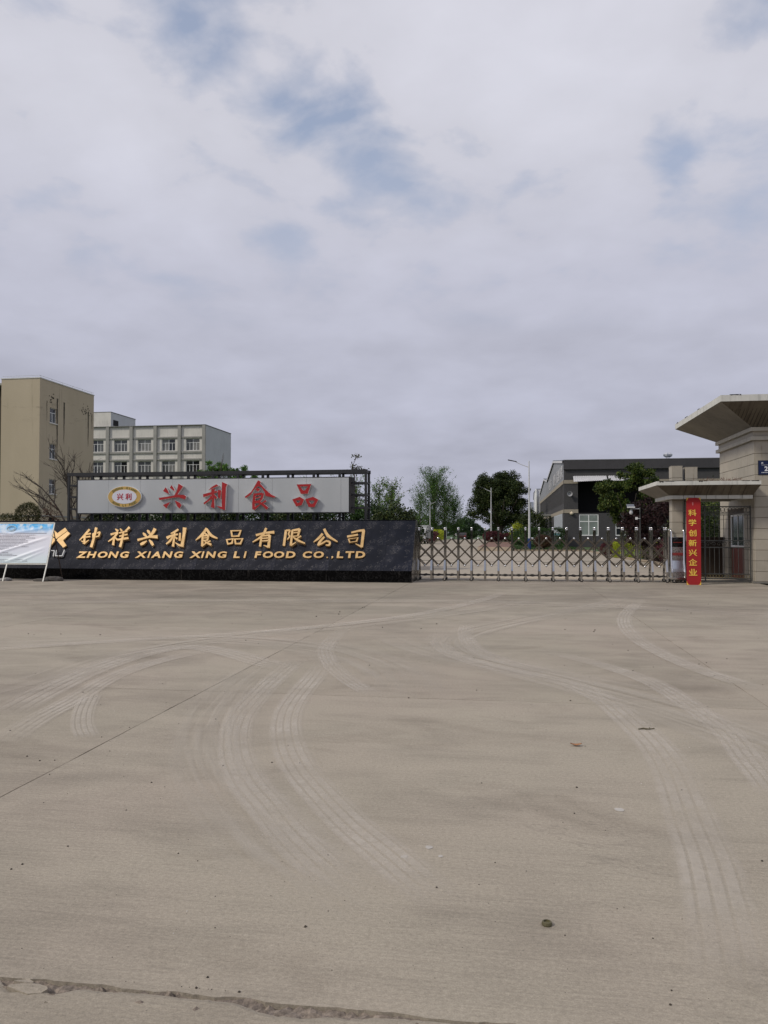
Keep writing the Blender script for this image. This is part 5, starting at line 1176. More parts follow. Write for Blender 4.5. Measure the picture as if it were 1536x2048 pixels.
# deep dark loading recess
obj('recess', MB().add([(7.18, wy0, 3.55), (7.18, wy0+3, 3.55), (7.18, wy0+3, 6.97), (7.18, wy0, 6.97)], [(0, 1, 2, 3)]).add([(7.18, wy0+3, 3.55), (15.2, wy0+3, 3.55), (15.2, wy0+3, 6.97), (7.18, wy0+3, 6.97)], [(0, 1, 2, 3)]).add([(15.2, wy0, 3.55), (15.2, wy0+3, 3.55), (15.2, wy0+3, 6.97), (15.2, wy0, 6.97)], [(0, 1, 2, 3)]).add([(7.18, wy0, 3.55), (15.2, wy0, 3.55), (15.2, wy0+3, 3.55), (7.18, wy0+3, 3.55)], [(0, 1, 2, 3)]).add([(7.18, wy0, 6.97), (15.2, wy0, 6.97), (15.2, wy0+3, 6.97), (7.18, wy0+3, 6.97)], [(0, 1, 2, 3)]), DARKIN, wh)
obj('beige_band', MB().box(wx0-0.04, 7.20, wy0-0.05, wy0+0.0-0.002, 6.60, 6.97), BAND, wh)
obj('beige_band', MB().box(wx0-0.04, 7.20, wy0-0.05, wy0-0.002, 3.55, 3.93), BAND, wh)
obj('beige_band', MB().box(15.2, WXR, wy0-0.05, wy0-0.002, 6.60, 6.97), BAND, wh)
obj('parapet', MB().box(wx0-0.02, WXR, wy0-0.25, wy0+0.2, 8.06, 9.0), CHARB, wh)
obj('parapet_cap', MB().box(wx0-0.04, WXR, wy0-0.28, wy0+0.22, 9.0, 9.06), simple('cap_grey', (0.20, 0.20, 0.21), 0.5), wh)
# gables on the left side: real profile
prof1 = [(83.0, 8.95), (99.8, 10.42), (116.0, 9.05)]; prof2 = [(116.0, 9.05), (125.3, 9.9), (142.8, 8.25)]
m = MB().add([(wx0, 83.0, 6.97), (wx0, 142.8, 6.97), (wx0, 142.8, 8.25), (wx0, 125.3, 9.9), (wx0, 116.0, 9.05), (wx0, 99.8, 10.42), (wx0, 83.0, 8.95)], [(0, 1, 2, 3, 4, 5, 6)])
obj('gable', m, SHEET, wh)
for pr_ in (prof1, prof2):
    for (ya, za), (yb, zb) in zip(pr_[:-1], pr_[1:]):
        obj('roof', MB().hexa([(wx0-0.15, ya, za+0.02), (WXR+10, ya, za+0.02), (WXR+10, yb, zb+0.02), (wx0-0.15, yb, zb+0.02)], [(wx0-0.15, ya, za+0.10), (WXR+10, ya, za+0.10), (WXR+10, yb, zb+0.10), (wx0-0.15, yb, zb+0.10)]), simple('roof_sheet', (0.10, 0.12, 0.15), 0.5), wh)
        obj('gable_trim', MB().hexa([(wx0-0.17, ya, za-0.22), (wx0-0.155, ya, za-0.22), (wx0-0.155, yb, zb-0.22), (wx0-0.17, yb, zb-0.22)], [(wx0-0.17, ya, za+0.02), (wx0-0.155, ya, za+0.02), (wx0-0.155, yb, zb+0.02), (wx0-0.17, yb, zb+0.02)]), SHEETW, wh)
# slot windows
slots = [83.9+2.05*k for k in range(28)]
sh = [(y, y+0.95, 4.55, 6.52) for y in slots]
facade(wh, 'wall', BRICKG, 'x', wx0, 83.0, 142.8, 3.93, 6.60, sh, 0.35, 1)
sw = MB().box(0.20, 0.24, 0, 0.95, 0, 1.97).mesh('slot_window', simple('slot_glass', (0.03, 0.033, 0.036), 0.2)); sf = MB().box(0.12, 0.20, 0.0, 0.09, 0, 1.97).box(0.12, 0.20, 0.43, 0.52, 0, 1.97).mesh('frame', simple('slot_frame', (0.22, 0.21, 0.19), 0.6))
for (a, b, c_, d) in sh:
    o = place('slot_window', sw, wh, (wx0, a, c_)); q = bpy.data.objects.new('frame', sf); SC.collection.objects.link(q); q.parent = o
facade(wh, 'wall', BRICKG, 'x', wx0, 83.0, 142.8, 0, 3.55, [(88+6*k, 90.2+6*k, 1.0, 2.9) for k in range(2, 9)], 0.3, 1)
obj('beige_band', MB().box(wx0-0.05, wx0-0.002, 82.95, 142.8, 6.60, 6.97), BAND, wh)
obj('beige_band', MB().box(wx0-0.05, wx0-0.002, 82.95, 142.8, 3.55, 3.93), BAND, wh)
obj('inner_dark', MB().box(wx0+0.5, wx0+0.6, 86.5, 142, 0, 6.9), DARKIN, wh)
# white characters on the gable
for k, (ch, y, s_) in enumerate(zip('兴利食品科技有限', [85.4, 88.0, 90.6, 93.2, 97.5, 100.1, 106.5, 110.5], [1.9]*8)):
    text_at('gable_character', ch, (wx0-0.04, y, 7.95), 1.8, 0.03, SHEETW, wh, (0, -1, 0), (0, 0, 1), 0.03, 1.0, 1.35)
# canopy over side door, notice on side wall
obj('door_canopy', MB().box(wx0-2.1, wx0-0.06, 106, 112, 3.75, 3.95).box(wx0-2.1, wx0-2.0, 106, 106.15, 0, 3.75), simple('canopy_grey', (0.28, 0.28, 0.27), 0.7), wh)
sbd = obj('side_notice', MB().box(wx0-0.10, wx0-0.054, 84.3, 99.0, 1.2, 3.52), simple('notice_white', (0.42, 0.45, 0.48), 0.5, 0.08, 1.0), wh)
m = MB(); rr = random.Random(2)
for k in range(14):
    y = 85
    while y < 98: l = rr.uniform(0.3, 1.2); m.box(wx0-0.105, wx0-0.101, y, y+l, 3.3-k*0.12, 3.34-k*0.12); y += l+0.25
obj('notice_lines', m, simple('ink', (0.25, 0.27, 0.3), 0.6), sbd)
obj('notice_foot', MB().box(wx0-0.108, wx0-0.1005, 84.4, 98.9, 1.22, 1.45), simple('teal', (0.05, 0.16, 0.18), 0.6), sbd)
# front windows
for (a, b, c_, d), pm_, nm in ((front_holes[0], CURT, 'window'), (front_holes[1], GLASS, 'window')):
    w_, h_ = b-a, d-c_; t = 0.09; Y = wy0+0.03
    mm = MB().box(a, a+t, Y, Y+.06, c_, d).box(b-t, b, Y, Y+.06, c_, d).box(a+t, b-t, Y, Y+.06, c_, c_+t).box(a+t, b-t, Y, Y+.06, d-t, d).box((a+b)/2-t/2, (a+b)/2+t/2, Y, Y+.06, c_+t, d-t).box(a+t, (a+b)/2-t/2, Y, Y+.06, d-0.78, d-0.70).box((a+b)/2+t/2, b-t, Y, Y+.06, d-0.78, d-0.70)
    wo = obj(nm, mm, FRAMEW, wh)
    obj('pane', MB().box(a+t, (a+b)/2-t/2, Y+.025, Y+.035, c_+t, d-t), pm_, wo); obj('pane', MB().box((a+b)/2+t/2, b-t, Y+.025, Y+.035, c_+t, d-t), pm_, wo)
def awning(xa, xb, z0, tilt):
    m = MB(); n = int((xb-xa)/0.09)
    for k in range(n):
        x0_, x1_ = xa+(xb-xa)*k/n, xa+(xb-xa)*(k+1)/n; zo = 0.03 if k % 2 else 0
        dz0 = tilt*k/n; dz1 = tilt*(k+1)/n
        m.add([(x0_, wy0-0.05, 7.36+zo), (x1_, wy0-0.05, 7.36+zo), (x1_, wy0-1.0, z0+dz1+zo), (x0_, wy0-1.0, z0+dz0+zo)], [(0, 1, 2, 3)])
    return obj('awning', m, SHEETW, wh)
awning(6.70, 10.02, 6.72, 0.12); awning(10.2, 12.6, 6.80, 0.0)
m = MB().lathe((6.34, wy0-0.01, 5.53), [(0.10, 0), (0.12, -0.2), (0.22, -0.40), (0.27, -0.42), (0.24, -0.40), (0.10, -0.22)], 18, 0, 'y'); obj('exhaust_horn', m, simple('horn_grey', (0.30, 0.30, 0.31), 0.5), wh)
obj('wall_lamp', MB().lathe((6.53, wy0-0.15, 3.42), [(0.02, 0.30), (0.10, 0.22), (0.20, 0.10), (0.16, 0.0), (0.05, -0.06)], 12), simple('lamp_cream', (0.60, 0.52, 0.38), 0.5), wh)
m = MB().lathe((19.36, 99.8, 10.45), [(0.25, 0), (0.25, 0.25), (0.52, 0.4), (0.55, 0.6), (0.42, 0.8), (0.15, 0.88)], 16); obj('roof_ventilator', m, SSB, wh)
obj('side_wall', MB().add([(WXR, 83, 0), (WXR, 142.8, 0), (WXR, 142.8, 8), (WXR, 83, 8.9)], [(0, 1, 2, 3)]).add([(wx0, 142.8, 0), (WXR, 142.8, 0), (WXR, 142.8, 8.25), (wx0, 142.8, 8.25)], [(0, 1, 2, 3)]), SHEET, wh)
# ---- white shed beyond
ws = thing('white_shed', 'white metal shed beyond the grey gabled warehouse', 'building', (12, 151, 0))
m = MB().add([(5.2, 143.2, 0), (5.2, 160, 0), (5.2, 160, 8.0), (5.2, 157, 9.3), (5.2, 143.2, 9.3)], [(0, 1, 2, 3, 4)]).add([(5.2, 143.2, 0), (30, 143.2, 0), (30, 143.2, 9.3), (5.2, 143.2, 9.3)], [(0, 1, 2, 3)]).add([(5.2, 160, 0), (30, 160, 0), (30, 160, 8), (5.2, 160, 8)], [(0, 1, 2, 3)])
obj('wall', m, SHEETW, ws); obj('roof', MB().add([(5.1, 143.1, 9.35), (30, 143.1, 9.35), (30, 157, 9.35), (5.1, 157, 9.35)], [(0, 1, 2, 3)]).add([(5.1, 157, 9.35), (30, 157, 9.35), (30, 160.2, 8.05), (5.1, 160.2, 8.05)], [(0, 1, 2, 3)]), SHEET, ws)
obj('downpipe', MB().tube([(5.1, 143.0, 4.0), (5.1, 143.0, 9.3)], 0.16, 6), FRAMEW, ws)
fs_ = thing('grey_shed', 'small grey gabled shed at the far end of the warehouses', 'building', (12, 185, 0))
m = MB().add([(5.4, 168, 0), (5.4, 205, 0), (5.4, 205, 5.5), (5.4, 190, 8.4), (5.4, 182, 8.4), (5.4, 168, 6.2)], [(0, 1, 2, 3, 4, 5)]).add([(5.4, 168, 0), (30, 168, 0), (30, 168, 6.2), (5.4, 168, 6.2)], [(0, 1, 2, 3)])
obj('wall', m, SHEET, fs_); obj('roof', MB().add([(5.3, 168, 6.25), (30, 168, 6.25), (30, 182, 8.45), (5.3, 182, 8.45)], [(0, 1, 2, 3)]).add([(5.3, 182, 8.45), (30, 182, 8.45), (30, 190, 8.45), (5.3, 190, 8.45)], [(0, 1, 2, 3)]), simple('roof_sheet2', (0.10, 0.12, 0.15), 0.5), fs_)

# ================================================================== ROAD, LAWN, KERBS, PLANTER
m = MB().add([(-16, 66.9, -0.004), (-2.6, 66.9, -0.004), (-2.6, 175, -0.004), (-16, 175, -0.004)], [(0, 1, 2, 3)]); struct('road', m, CONC_IN)
lawn = struct('lawn', MB().box(0.55, 30, 67.15, 200, -0.12, 0.04).box(7.4, 30, 31, 67.15, -0.12, 0.04), GRASSM)
kb = MB()
def kerb(pts, name='kerb'):
    for a, b in zip(pts[:-1], pts[1:]):
        a, b = Vector(a), Vector(b); L_ = (b-a).length; n = max(1, int(L_/1.0)); d = (b-a)/n; s_ = Vector((-d.y, d.x, 0)).normalized()*0.07
        for k in range(n):
            p, q = a+d*(k+0.006), a+d*(k+0.994)
            obj(name, MB().hexa([p-s_, q-s_, q+s_, p+s_], [p-s_+Vector((0, 0, 0.12)), q-s_+Vector((0, 0, 0.12)), q+s_+Vector((0, 0, 0.12)), p+s_+Vector((0, 0, 0.12))]), KERB, lawn)
kerb([(0.5, 67.0, 0), (6.6, 67.0, 0), (6.6, 53.2, 0), (7.3, 42, 0), (7.3, 31, 0)])
isl = thing('road_island', 'tan kerbed traffic island with reddish paving in the factory road', 'island', (-1, 80, 0))
obj('kerb_wall', MB().add([(-2.5, 66.6, 0), (0.42, 66.6, 0), (0.42, 66.9, 0.34), (-2.5, 66.9, 0.34)], [(0, 1, 2, 3)]).add([(-2.5, 66.6, 0), (-2.5, 66.9, 0.34), (-2.5, 104, 0.34), (-2.5, 104, 0)], [(0, 1, 2, 3)]).add([(0.42, 66.6, 0), (0.42, 66.9, 0.34), (0.42, 104, 0.34), (0.42, 104, 0)], [(0, 1, 2, 3)]), KERB, isl)
obj('paving', MB().add([(-2.5, 66.9, 0.34), (0.42, 66.9, 0.34), (0.42, 104, 0.34), (-2.5, 104, 0.34)], [(0, 1, 2, 3)]), REDSOIL, isl)

# ================================================================== VEGETATION
NPR = np.random.default_rng(5)
def leaves_mesh(name, pts, size, mat, flat=0.0, aspect=0.55):
    n = len(pts); pts = np.asarray(pts, dtype=np.float32)
    a = NPR.normal(size=(n, 3)); a[:, 2] *= (1-flat); a /= np.linalg.norm(a, axis=1)[:, None]+1e-9
    b = NPR.normal(size=(n, 3)); b -= a*(a*b).sum(1)[:, None]; b /= np.linalg.norm(b, axis=1)[:, None]+1e-9
    s = (size*NPR.uniform(0.6, 1.25, n))[:, None]; A = a*s*0.5; B_ = b*s*0.5*aspect
    v = np.stack([pts-A, pts+B_, pts+A, pts-B_], 1).reshape(-1, 3)
    me = bpy.data.meshes.new(name); me.vertices.add(4*n); me.vertices.foreach_set('co', v.astype(np.float32).ravel())
    me.loops.add(4*n); me.loops.foreach_set('vertex_index', np.arange(4*n, dtype=np.int32))
    me.polygons.add(n); me.polygons.foreach_set('loop_start', np.arange(0, 4*n, 4, dtype=np.int32)); me.polygons.foreach_set('loop_total', np.full(n, 4, dtype=np.int32))
    me.materials.append(mat); me.update(calc_edges=True); return me
def clump_pts(centers, radii, n, shell=0.55, squash=0.8):
    centers = np.asarray(centers, float); radii = np.asarray(radii, float); wgt = radii**2; wgt /= wgt.sum()
    k = NPR.choice(len(centers), n, p=wgt); d = NPR.normal(size=(n, 3)); d /= np.linalg.norm(d, axis=1)[:, None]
    r = radii[k]*(shell+(1-shell)*NPR.random(n))*(1+0.12*NPR.normal(size=n)); d[:, 2] *= squash
    return centers[k]+d*r[:, None]
def crown_clumps(c, rx, ry, rz, n, rmin, rmax, hollow=0.35, prof=None, keep=None):
    C = []; Rr = []
    while len(C) < n:
        d = NPR.normal(size=3); d /= np.linalg.norm(d); rr_ = hollow+(1-hollow)*NPR.random()**0.6
        p = d*rr_
        if prof is not None:
            p[:2] *= prof(p[2])
        q = np.array([c[0]+p[0]*rx, c[1]+p[1]*ry, c[2]+p[2]*rz])
        if keep is not None and not keep(q): continue
        C.append(q); Rr.append(NPR.uniform(rmin, rmax))
    return C, Rr
def branch_tree(mb, base, h, r, rng, levels=3, spread=0.6, nchild=5, up=0.25, tips=None, first=0.3, lean=(0, 0)):
    def grow(p, d, L_, r_, lv):
        n = 5; P = [p.copy()]; Rr = [r_]; q = p.copy(); dd = d.copy()
        for k in range(n):
            dd = (dd+Vector((rng.gauss(0, 0.10), rng.gauss(0, 0.10), rng.gauss(0, 0.05)+up*0.12))).normalized()
            q = q+dd*(L_/n); P.append(q.copy()); Rr.append(max(0.004, r_*(1-(k+1)/n*0.72)))
        mb.tube(P, Rr, 5 if lv > 0 else 4, cap=False)
        if tips is not None and lv <= 1:
            for k in range(2, len(P)): tips.append(tuple(P[k]))
        if lv > 0:
            for k in range(nchild):
                t = first+(1-first)*(k+rng.random())/nchild; i = min(n-1, int(t*n)); pt = P[i].lerp(P[i+1], t*n-i)
                az = rng.uniform(0, 2*math.pi) if lv < levels else 2.4*k+rng.uniform(-0.4, 0.4)
                side = Vector((math.cos(az), math.sin(az), 0)); nd_ = (dd*(1-spread)+side*spread+Vector((0, 0, up))).normalized()
                grow(pt, nd_, L_*rng.uniform(0.42, 0.65), r_*0.5, lv-1)
    grow(Vector(base), Vector((lean[0], lean[1], 1)).normalized(), h, r, levels)
def add_tree(name, label, base, mb, leafme, bark=BARK, group=None, cat='tree'):
    t = thing(name, label, cat, base, group)
    if mb is not None and mb.v: obj('trunk', mb, bark, t)
    if leafme is not None:
        leafme.transform(Matrix.Translation(-Vector(base))); obj('crown', leafme, None, t)
    return t
rg = random.Random(21)
# big dark camphor beyond the gate
mb = MB(); mb.tube([(-1.0, 116, 0), (-1.05, 116, 1.6), (-0.9, 116, 3)], [0.34, 0.27, 0.2], 8)
for k in range(9):
    an = k*0.7; mb.tube([(-1.0, 116, 1.6+0.2*k*0.5), (-1+1.3*math.cos(an), 116+1.3*math.sin(an), 3.6), (-1+3*math.cos(an), 116+3*math.sin(an), 6.2)], [0.16, 0.1, 0.04], 5)
C, Rr = [], []
for (cx, cz, rx, rz, n) in ((-1.1, 6.3, 3.7, 3.7, 95), (-1.0, 6.4, 2.2, 2.4, 40), (-0.8, 8.0, 1.8, 1.6, 22), (-2.8, 8.1, 2.0, 1.8, 30), (-3.2, 6.6, 1.8, 1.8, 24), (0.3, 8.8, 2.0, 1.7, 30), (-1.2, 9.0, 1.8, 1.1, 14), (1.6, 7.0, 1.6, 2.2, 14), (-3.8, 5.6, 1.6, 1.0, 9), (-3.9, 4.2, 1.4, 1.0, 9), (-3.4, 6.9, 1.2, 1.2, 8), (1.9, 4.6, 1.4, 1.6, 12), (-1.0, 3.6, 2.7, 1.2, 20)):
    c_, r_ = crown_clumps((cx, 116, cz), rx, 2.6 if rx > 2 else 1.6, rz, n, 0.55, 1.05); C += c_; Rr += r_
add_tree('camphor_tree', 'large dark round camphor tree left of the warehouse', (-1, 116, 0), mb, leaves_mesh('crown', clump_pts(C, Rr, 72000, 0.3), 0.23, L_CAMPH))
# lighter camphor before the warehouse
mb = MB(); bx_ = 7.77; by_ = 52.0; mb.tube([(bx_, by_, 0), (bx_+0.05, by_, 1.2), (bx_, by_, 2.6)], [0.13, 0.10, 0.07], 7)
for k in range(8):
    an = k*0.8; mb.tube([(bx_, by_, 1.3+0.1*k), (bx_+0.8*math.cos(an), by_+0.8*math.sin(an), 2.4+0.1*k), (bx_+1.5*math.cos(an), by_+1.5*math.sin(an), 3.4+0.1*k)], [0.06, 0.04, 0.02], 5)
C, Rr = [], []
for (px_, py_, rx, rz, n) in ((1262, 1000, 1.5, 1.3, 26), (1222, 1000, 0.85, 0.7, 12), (1262, 960, 1.0, 1.0, 16), (1268, 943, 0.5, 0.5, 8), (1294, 958, 0.55, 0.5, 9), (1212, 975, 0.7, 0.35, 9), (1318, 1005, 0.7, 0.9, 10), (1208, 1008, 0.3, 0.3, 5), (1238, 1030, 0.55, 0.4, 8), (1296, 1000, 1.0, 0.9, 14)):
    p = meas(px_, py_, (0, by_, 0), Vector((0, 1, 0))); c_, r_ = crown_clumps((p.x, by_, p.z), rx, 1.2, rz, n, 0.2, 0.42); C += c_; Rr += r_
add_tree('camphor_tree', 'fresh green camphor tree standing in front of the warehouse windows', (bx_, by_, 0), mb, leaves_mesh('crown', clump_pts(C, Rr, 22000, 0.3), 0.15, L_CAMPR))
# purple plum trees
for (px_, x_w, lbl, yy) in ((1290, 1.15, 'dark purple leaved plum tree behind the right end of the folding gate', 43.5), (1340, 0.9, 'dark purple plum tree behind the tiled pillars', 41.0)):
    p = meas(px_, 1045, (0, yy, 0), Vector((0, 1, 0))); mb = MB(); tips = []
    branch_tree(mb, (p.x, yy, 0), 1.9, 0.07, rg, 3, 0.62, 5, 0.3, tips, 0.35)
    C, Rr = crown_clumps((p.x, yy, 2.15), x_w, 1.1, 1.35, 46, 0.22, 0.42)
    add_tree('plum_tree', lbl, (p.x, yy, 0), mb, leaves_mesh('crown', clump_pts(C, Rr, 11000, 0.25), 0.11, L_PLUM), group='plum trees by the entrance')
# poplar group: upright twiggy crowns
def poplar(px_, yy, top, halfw, n, lbl, leafn, dens=1.0, mat=L_POP, lsz=0.24, clean=0.05):
    b = meas(px_, 1064, (0, yy, 0), Vector((0, 1, 0))); x = b.x; mb = MB(); pts = []
    kb_ = min(1, top/12); mb.tube([(x, yy, 0), (x+0.1*kb_, yy, top*0.5), (x, yy, top*0.93)], [0.16*kb_, 0.1*kb_, 0.03*kb_], 6)
    for k in range(n):
        z0 = top*(clean+(0.80-clean)*rg.random()); az = rg.uniform(0, 2*math.pi); t = 1-z0/top; Lr = halfw*(0.45+0.55*min(1, t*1.6))*rg.uniform(0.6, 1.1)
        dx, dy = math.cos(az), math.sin(az); rise = Lr*rg.uniform(0.9, 1.9)
        P = [Vector((x+dx*Lr*q**1.15, yy+dy*Lr*q**1.15, min(top, z0+rise*q**1.2))) for q in (0, 0.33, 0.66, 1.0)]
        mb.tube(P, [0.045*kb_, 0.03*kb_, 0.018*kb_, 0.009*kb_], 3, cap=False)
        m_ = int(leafn/n)
        for _ in range(m_):
            q = rg.random()**1.0*3; i = min(2, int(q)); pp = P[i].lerp(P[i+1], q-i); j = 0.30*dens
            pts.append((pp.x+rg.gauss(0, j), pp.y+rg.gauss(0, j), pp.z+rg.gauss(0, j*0.9)))
        for _ in range(3):
            q = rg.uniform(0.9, 2.9); i = int(q); pp = P[i].lerp(P[i+1], q-i); e_ = pp+Vector((rg.gauss(0, .35), rg.gauss(0, .35), rg.uniform(0.4, 1.1)))*kb_**0.7
            mb.tube([pp, e_], [0.014*kb_, 0.007*kb_], 3, cap=False)
            for _ in range(6):
                t2 = rg.random(); w2 = pp.lerp(e_, t2); pts.append((w2.x+rg.gauss(0, .1), w2.y+rg.gauss(0, .1), w2.z+rg.gauss(0, .1)))
    return add_tree('poplar_tree', lbl, (x, yy, 0), mb, leaves_mesh('crown', pts, lsz, mat), BARKL, 'poplar trees along the factory road')
poplar(868, 168, 15.3, 4.5, 130, 'tallest light green poplar rising above the white truck', 13000, 1.1)
poplar(888, 170, 13.5, 3.3, 80, 'poplar crown right of the tallest one behind the road lamps', 4800, 1.1)
poplar(908, 172, 9.5, 2.9, 60, 'lower poplar at the right end of the poplar group', 5200, 1.2)
poplar(840, 164, 10.4, 2.9, 50, 'thin sparse poplar at the left end of the poplar group', 2600, 1.0)
poplar(758, 60, 6.1, 1.0, 40, 'slim young tree just right of the signboard frame', 1500, 0.28, L_YOUNG, 0.14, 0.12)
poplar(784, 60.8, 6.15, 1.15, 48, 'slim young tree left of the road lamp, fuller of the pair', 2300, 0.28, L_YOUNG, 0.14, 0.12)
poplar(712, 50, 5.9, 0.9, 40, 'young tree seen through the right end of the sign frame', 1500, 0.45, L_YOUNG, 0.12, 0.2)
poplar(612, 64, 6.9, 1.5, 40, 'thin pale tree above the middle of the signboard', 350, 0.4, L_YOUNG, 0.10, 0.3)
poplar(668, 62, 6.6, 0.9, 22, 'leafless slim tree above the right part of the signboard', 160, 0.3, L_YOUNG, 0.10, 0.4)
# dead palm-like top above sign right end
p = meas(712, 912, (0, 49, 0), Vector((0, 1, 0))); mb = MB(); x = p.x
mb.tube([(x-0.1, 49, 0), (x-0.1, 49, 5.2), (x-0.25, 49, 5.75), (x+0.05, 49, 6.4)], [0.05, 0.04, 0.03, 0.022], 5)
for dx, z0, ex, ez in ((-0.1, 5.35, -0.35, 5.75), (-0.2, 5.55, 0.45, 5.75), (-0.15, 5.5, 0.55, 5.35), (0.3, 5.5, 0.75, 5.55), (0.0, 6.35, 0.25, 6.3), (0.0, 6.4, -0.18, 6.5), (-0.15, 5.2, -0.55, 4.9)):
    mb.tube([(x+dx, 49, z0), (x+(dx+ex)/2, 49.05, max(z0, ez)+0.05), (x+ex, 49, ez)], [0.025, 0.02, 0.008], 4)
pts = []
for (cx, cz, sx2, sz2, n) in ((0.1, 5.6, 0.25, 0.1, 120), (-0.2, 5.8, 0.12, 0.1, 50), (0.02, 6.42, 0.14, 0.07, 70), (0.55, 5.45, 0.12, 0.1, 70)):
    for _ in range(n): pts.append((x+cx+rg.gauss(0, sx2), 49+rg.gauss(0, 0.15), cz+rg.gauss(0, sz2)))
add_tree('withered_tree', 'dark ragged withered treetop above the right end of the signboard', (x-0.1, 49, 0), mb, leaves_mesh('crown', pts, 0.12, L_OLIVE))
# leafy tree above the left-centre of the sign
C, Rr = [], []
for (px_, py_, rx, rz, n) in ((450, 962, 1.7, 1.0, 26), (430, 945, 0.8, 0.4, 10), (478, 950, 0.9, 0.4, 10), (497, 962, 0.7, 0.5, 8), (410, 962, 0.7, 0.4, 8)):
    p = meas(px_, py_-10, (0, 57, 0), Vector((0, 1, 0))); c_, r_ = crown_clumps((p.x, 57, p.z), rx, 1.2, rz, n, 0.18, 0.38); C += c_; Rr += r_
mb = MB(); branch_tree(mb, (p.x+1, 57, 0), 4.6, 0.12, rg, 2, 0.6, 6, 0.3, None, 0.4)
add_tree('leafy_tree', 'bright green leafy tree top above the signboard near the office block', (p.x+1, 57, 0), mb, leaves_mesh('crown', clump_pts(C, Rr, 7000, 0.3), 0.14, L_POP))
# bare tree at left
mb = MB(); bb = meas(148, 1040, (0, 31.5, 0), Vector((0, 1, 0)))
rg2 = random.Random(17)
def wand(p, d, L_, r_, lv):
    n = 6; P = [p.copy()]; q = p.copy(); dd = d.copy(); Rr = [r_]
    for k in range(n):
        dd = (dd+Vector((rg2.gauss(0, 0.09), rg2.gauss(0, 0.08), rg2.gauss(0, 0.06)))).normalized(); q = q+dd*(L_/n); P.append(q.copy()); Rr.append(max(0.0045, r_*(1-(k+1)/n*0.65)))
    mb.tube(P, Rr, 5, cap=False)
    if lv > 0:
        for k in range(4 if lv > 1 else 4):
            t = 0.25+0.7*(k+rg2.random())/4; i = min(n-1, int(t*n)); pt = P[i]
            nd_ = (dd+Vector((rg2.gauss(0, 0.55), rg2.gauss(0, 0.5), rg2.uniform(-0.05, 0.45)))).normalized(); wand(pt, nd_, L_*rg2.uniform(0.4, 0.62), r_*0.5, lv-1)
for (dx, dz, L_, r_) in ((-1.15, 0.75, 2.9, 0.045), (-0.75, 1.0, 2.7, 0.045), (-0.2, 1.0, 2.6, 0.05), (0.35, 1.0, 2.5, 0.045), (0.8, 0.9, 2.0, 0.035), (-0.45, 1.2, 2.6, 0.04)):
    o_ = Vector((bb.x+rg2.uniform(-0.12, 0.12), 31.5+rg2.uniform(-.1, .1), 0)); mb.tube([o_, o_+Vector((dx*0.25, 0, 1.75))], [r_*1.5, r_*1.1], 6, cap=False)
    wand(o_+Vector((dx*0.25, 0, 1.75)), Vector((dx, rg2.uniform(-0.3, 0.3), dz)).normalized(), L_, r_*1.1, 3)
add_tree('bare_tree', 'leafless spreading multi stemmed tree left of the signboard frame', (bb.x, 31.5, 0), mb, None)
# clipped and loose shrubs
def shrub(name, label, cx, cy, rx, ry, z0, z1, n, size, mat, group=None, stem=True, cat='shrub', rough=0.06, box=False):
    t = thing(name, label, cat, (cx, cy, 0), group)
    if stem and z0 > 0.15: obj('stem', MB().tube([(cx, cy, 0), (cx+0.03, cy, (z0+z1)/2)], [0.05, 0.04], 6), BARK, t)
    d = NPR.normal(size=(n, 3)); d /= np.linalg.norm(d, axis=1)[:, None]; r_ = 0.55+0.45*NPR.random(n)**0.35
    if box: d = NPR.uniform(-1, 1, size=(n, 3)); k = NPR.integers(0, 3, n); d[np.arange(n), k] = np.sign(d[np.arange(n), k]); r_ = 0.8+0.2*NPR.random(n)
    r_ = r_*(1+rough*np.sin(d[:, 0]*7+cx)*np.cos(d[:, 2]*6)+rough*0.8*NPR.normal(size=n))
    p = d*r_[:, None]*np.array([rx, ry, (z1-z0)/2])+np.array([cx, cy, (z0+z1)/2]); p = p[p[:, 2] > 0.02]
    me = leaves_mesh('foliage', p, size, mat); me.transform(Matrix.Translation(-Vector((cx, cy, 0)))); obj('foliage', me, None, t); return t
shrub('round_shrub', 'clipped round olive shrub behind the notice board, taller of the two', -19.35, 29.4, 0.50, 0.5, 1.75, 2.82, 5000, 0.055, L_OLIVE, 'shrubs behind the name wall')
shrub('round_shrub', 'low clipped dark olive shrub at the left edge behind the notice board', -20.2, 29.3, 0.62, 0.6, 1.2, 2.38, 5000, 0.055, L_OLIVE, 'shrubs behind the name wall')
shrub('loose_shrub', 'loose reddish brown bush right of the clipped round shrub', -18.85, 30.2, 0.42, 0.4, 1.2, 2.75, 1500, 0.06, L_BROWN, 'shrubs behind the name wall', rough=0.28)
k = 0
names_ = ['below the oval emblem', 'below the gap left of the first red character', 'below the first red character', 'between first and second red characters', 'below the second red character', 'below the gap after the second red character', 'below the third red character', 'between third and fourth red characters', 'below the fourth red character', 'below the right end of the grey panel']
for i, (x, z1) in enumerate([(-15.0, 2.6), (-13.6, 2.75), (-12.3, 2.6), (-11.1, 2.9), (-9.9, 2.6), (-8.8, 2.75), (-7.7, 2.55), (-6.6, 2.8), (-5.5, 2.5), (-4.4, 2.35)]):
    shrub('evergreen_bush', 'dark evergreen bush behind the name wall, '+names_[i], x*1.22+0.6, 33.0+(i % 3)*0.8, 1.15, 0.8, 0.3, z1+0.35, 8000, 0.12, L_HEDGE if i % 3 else L_CAMPH, 'evergreen bushes behind the name wall', rough=0.15)
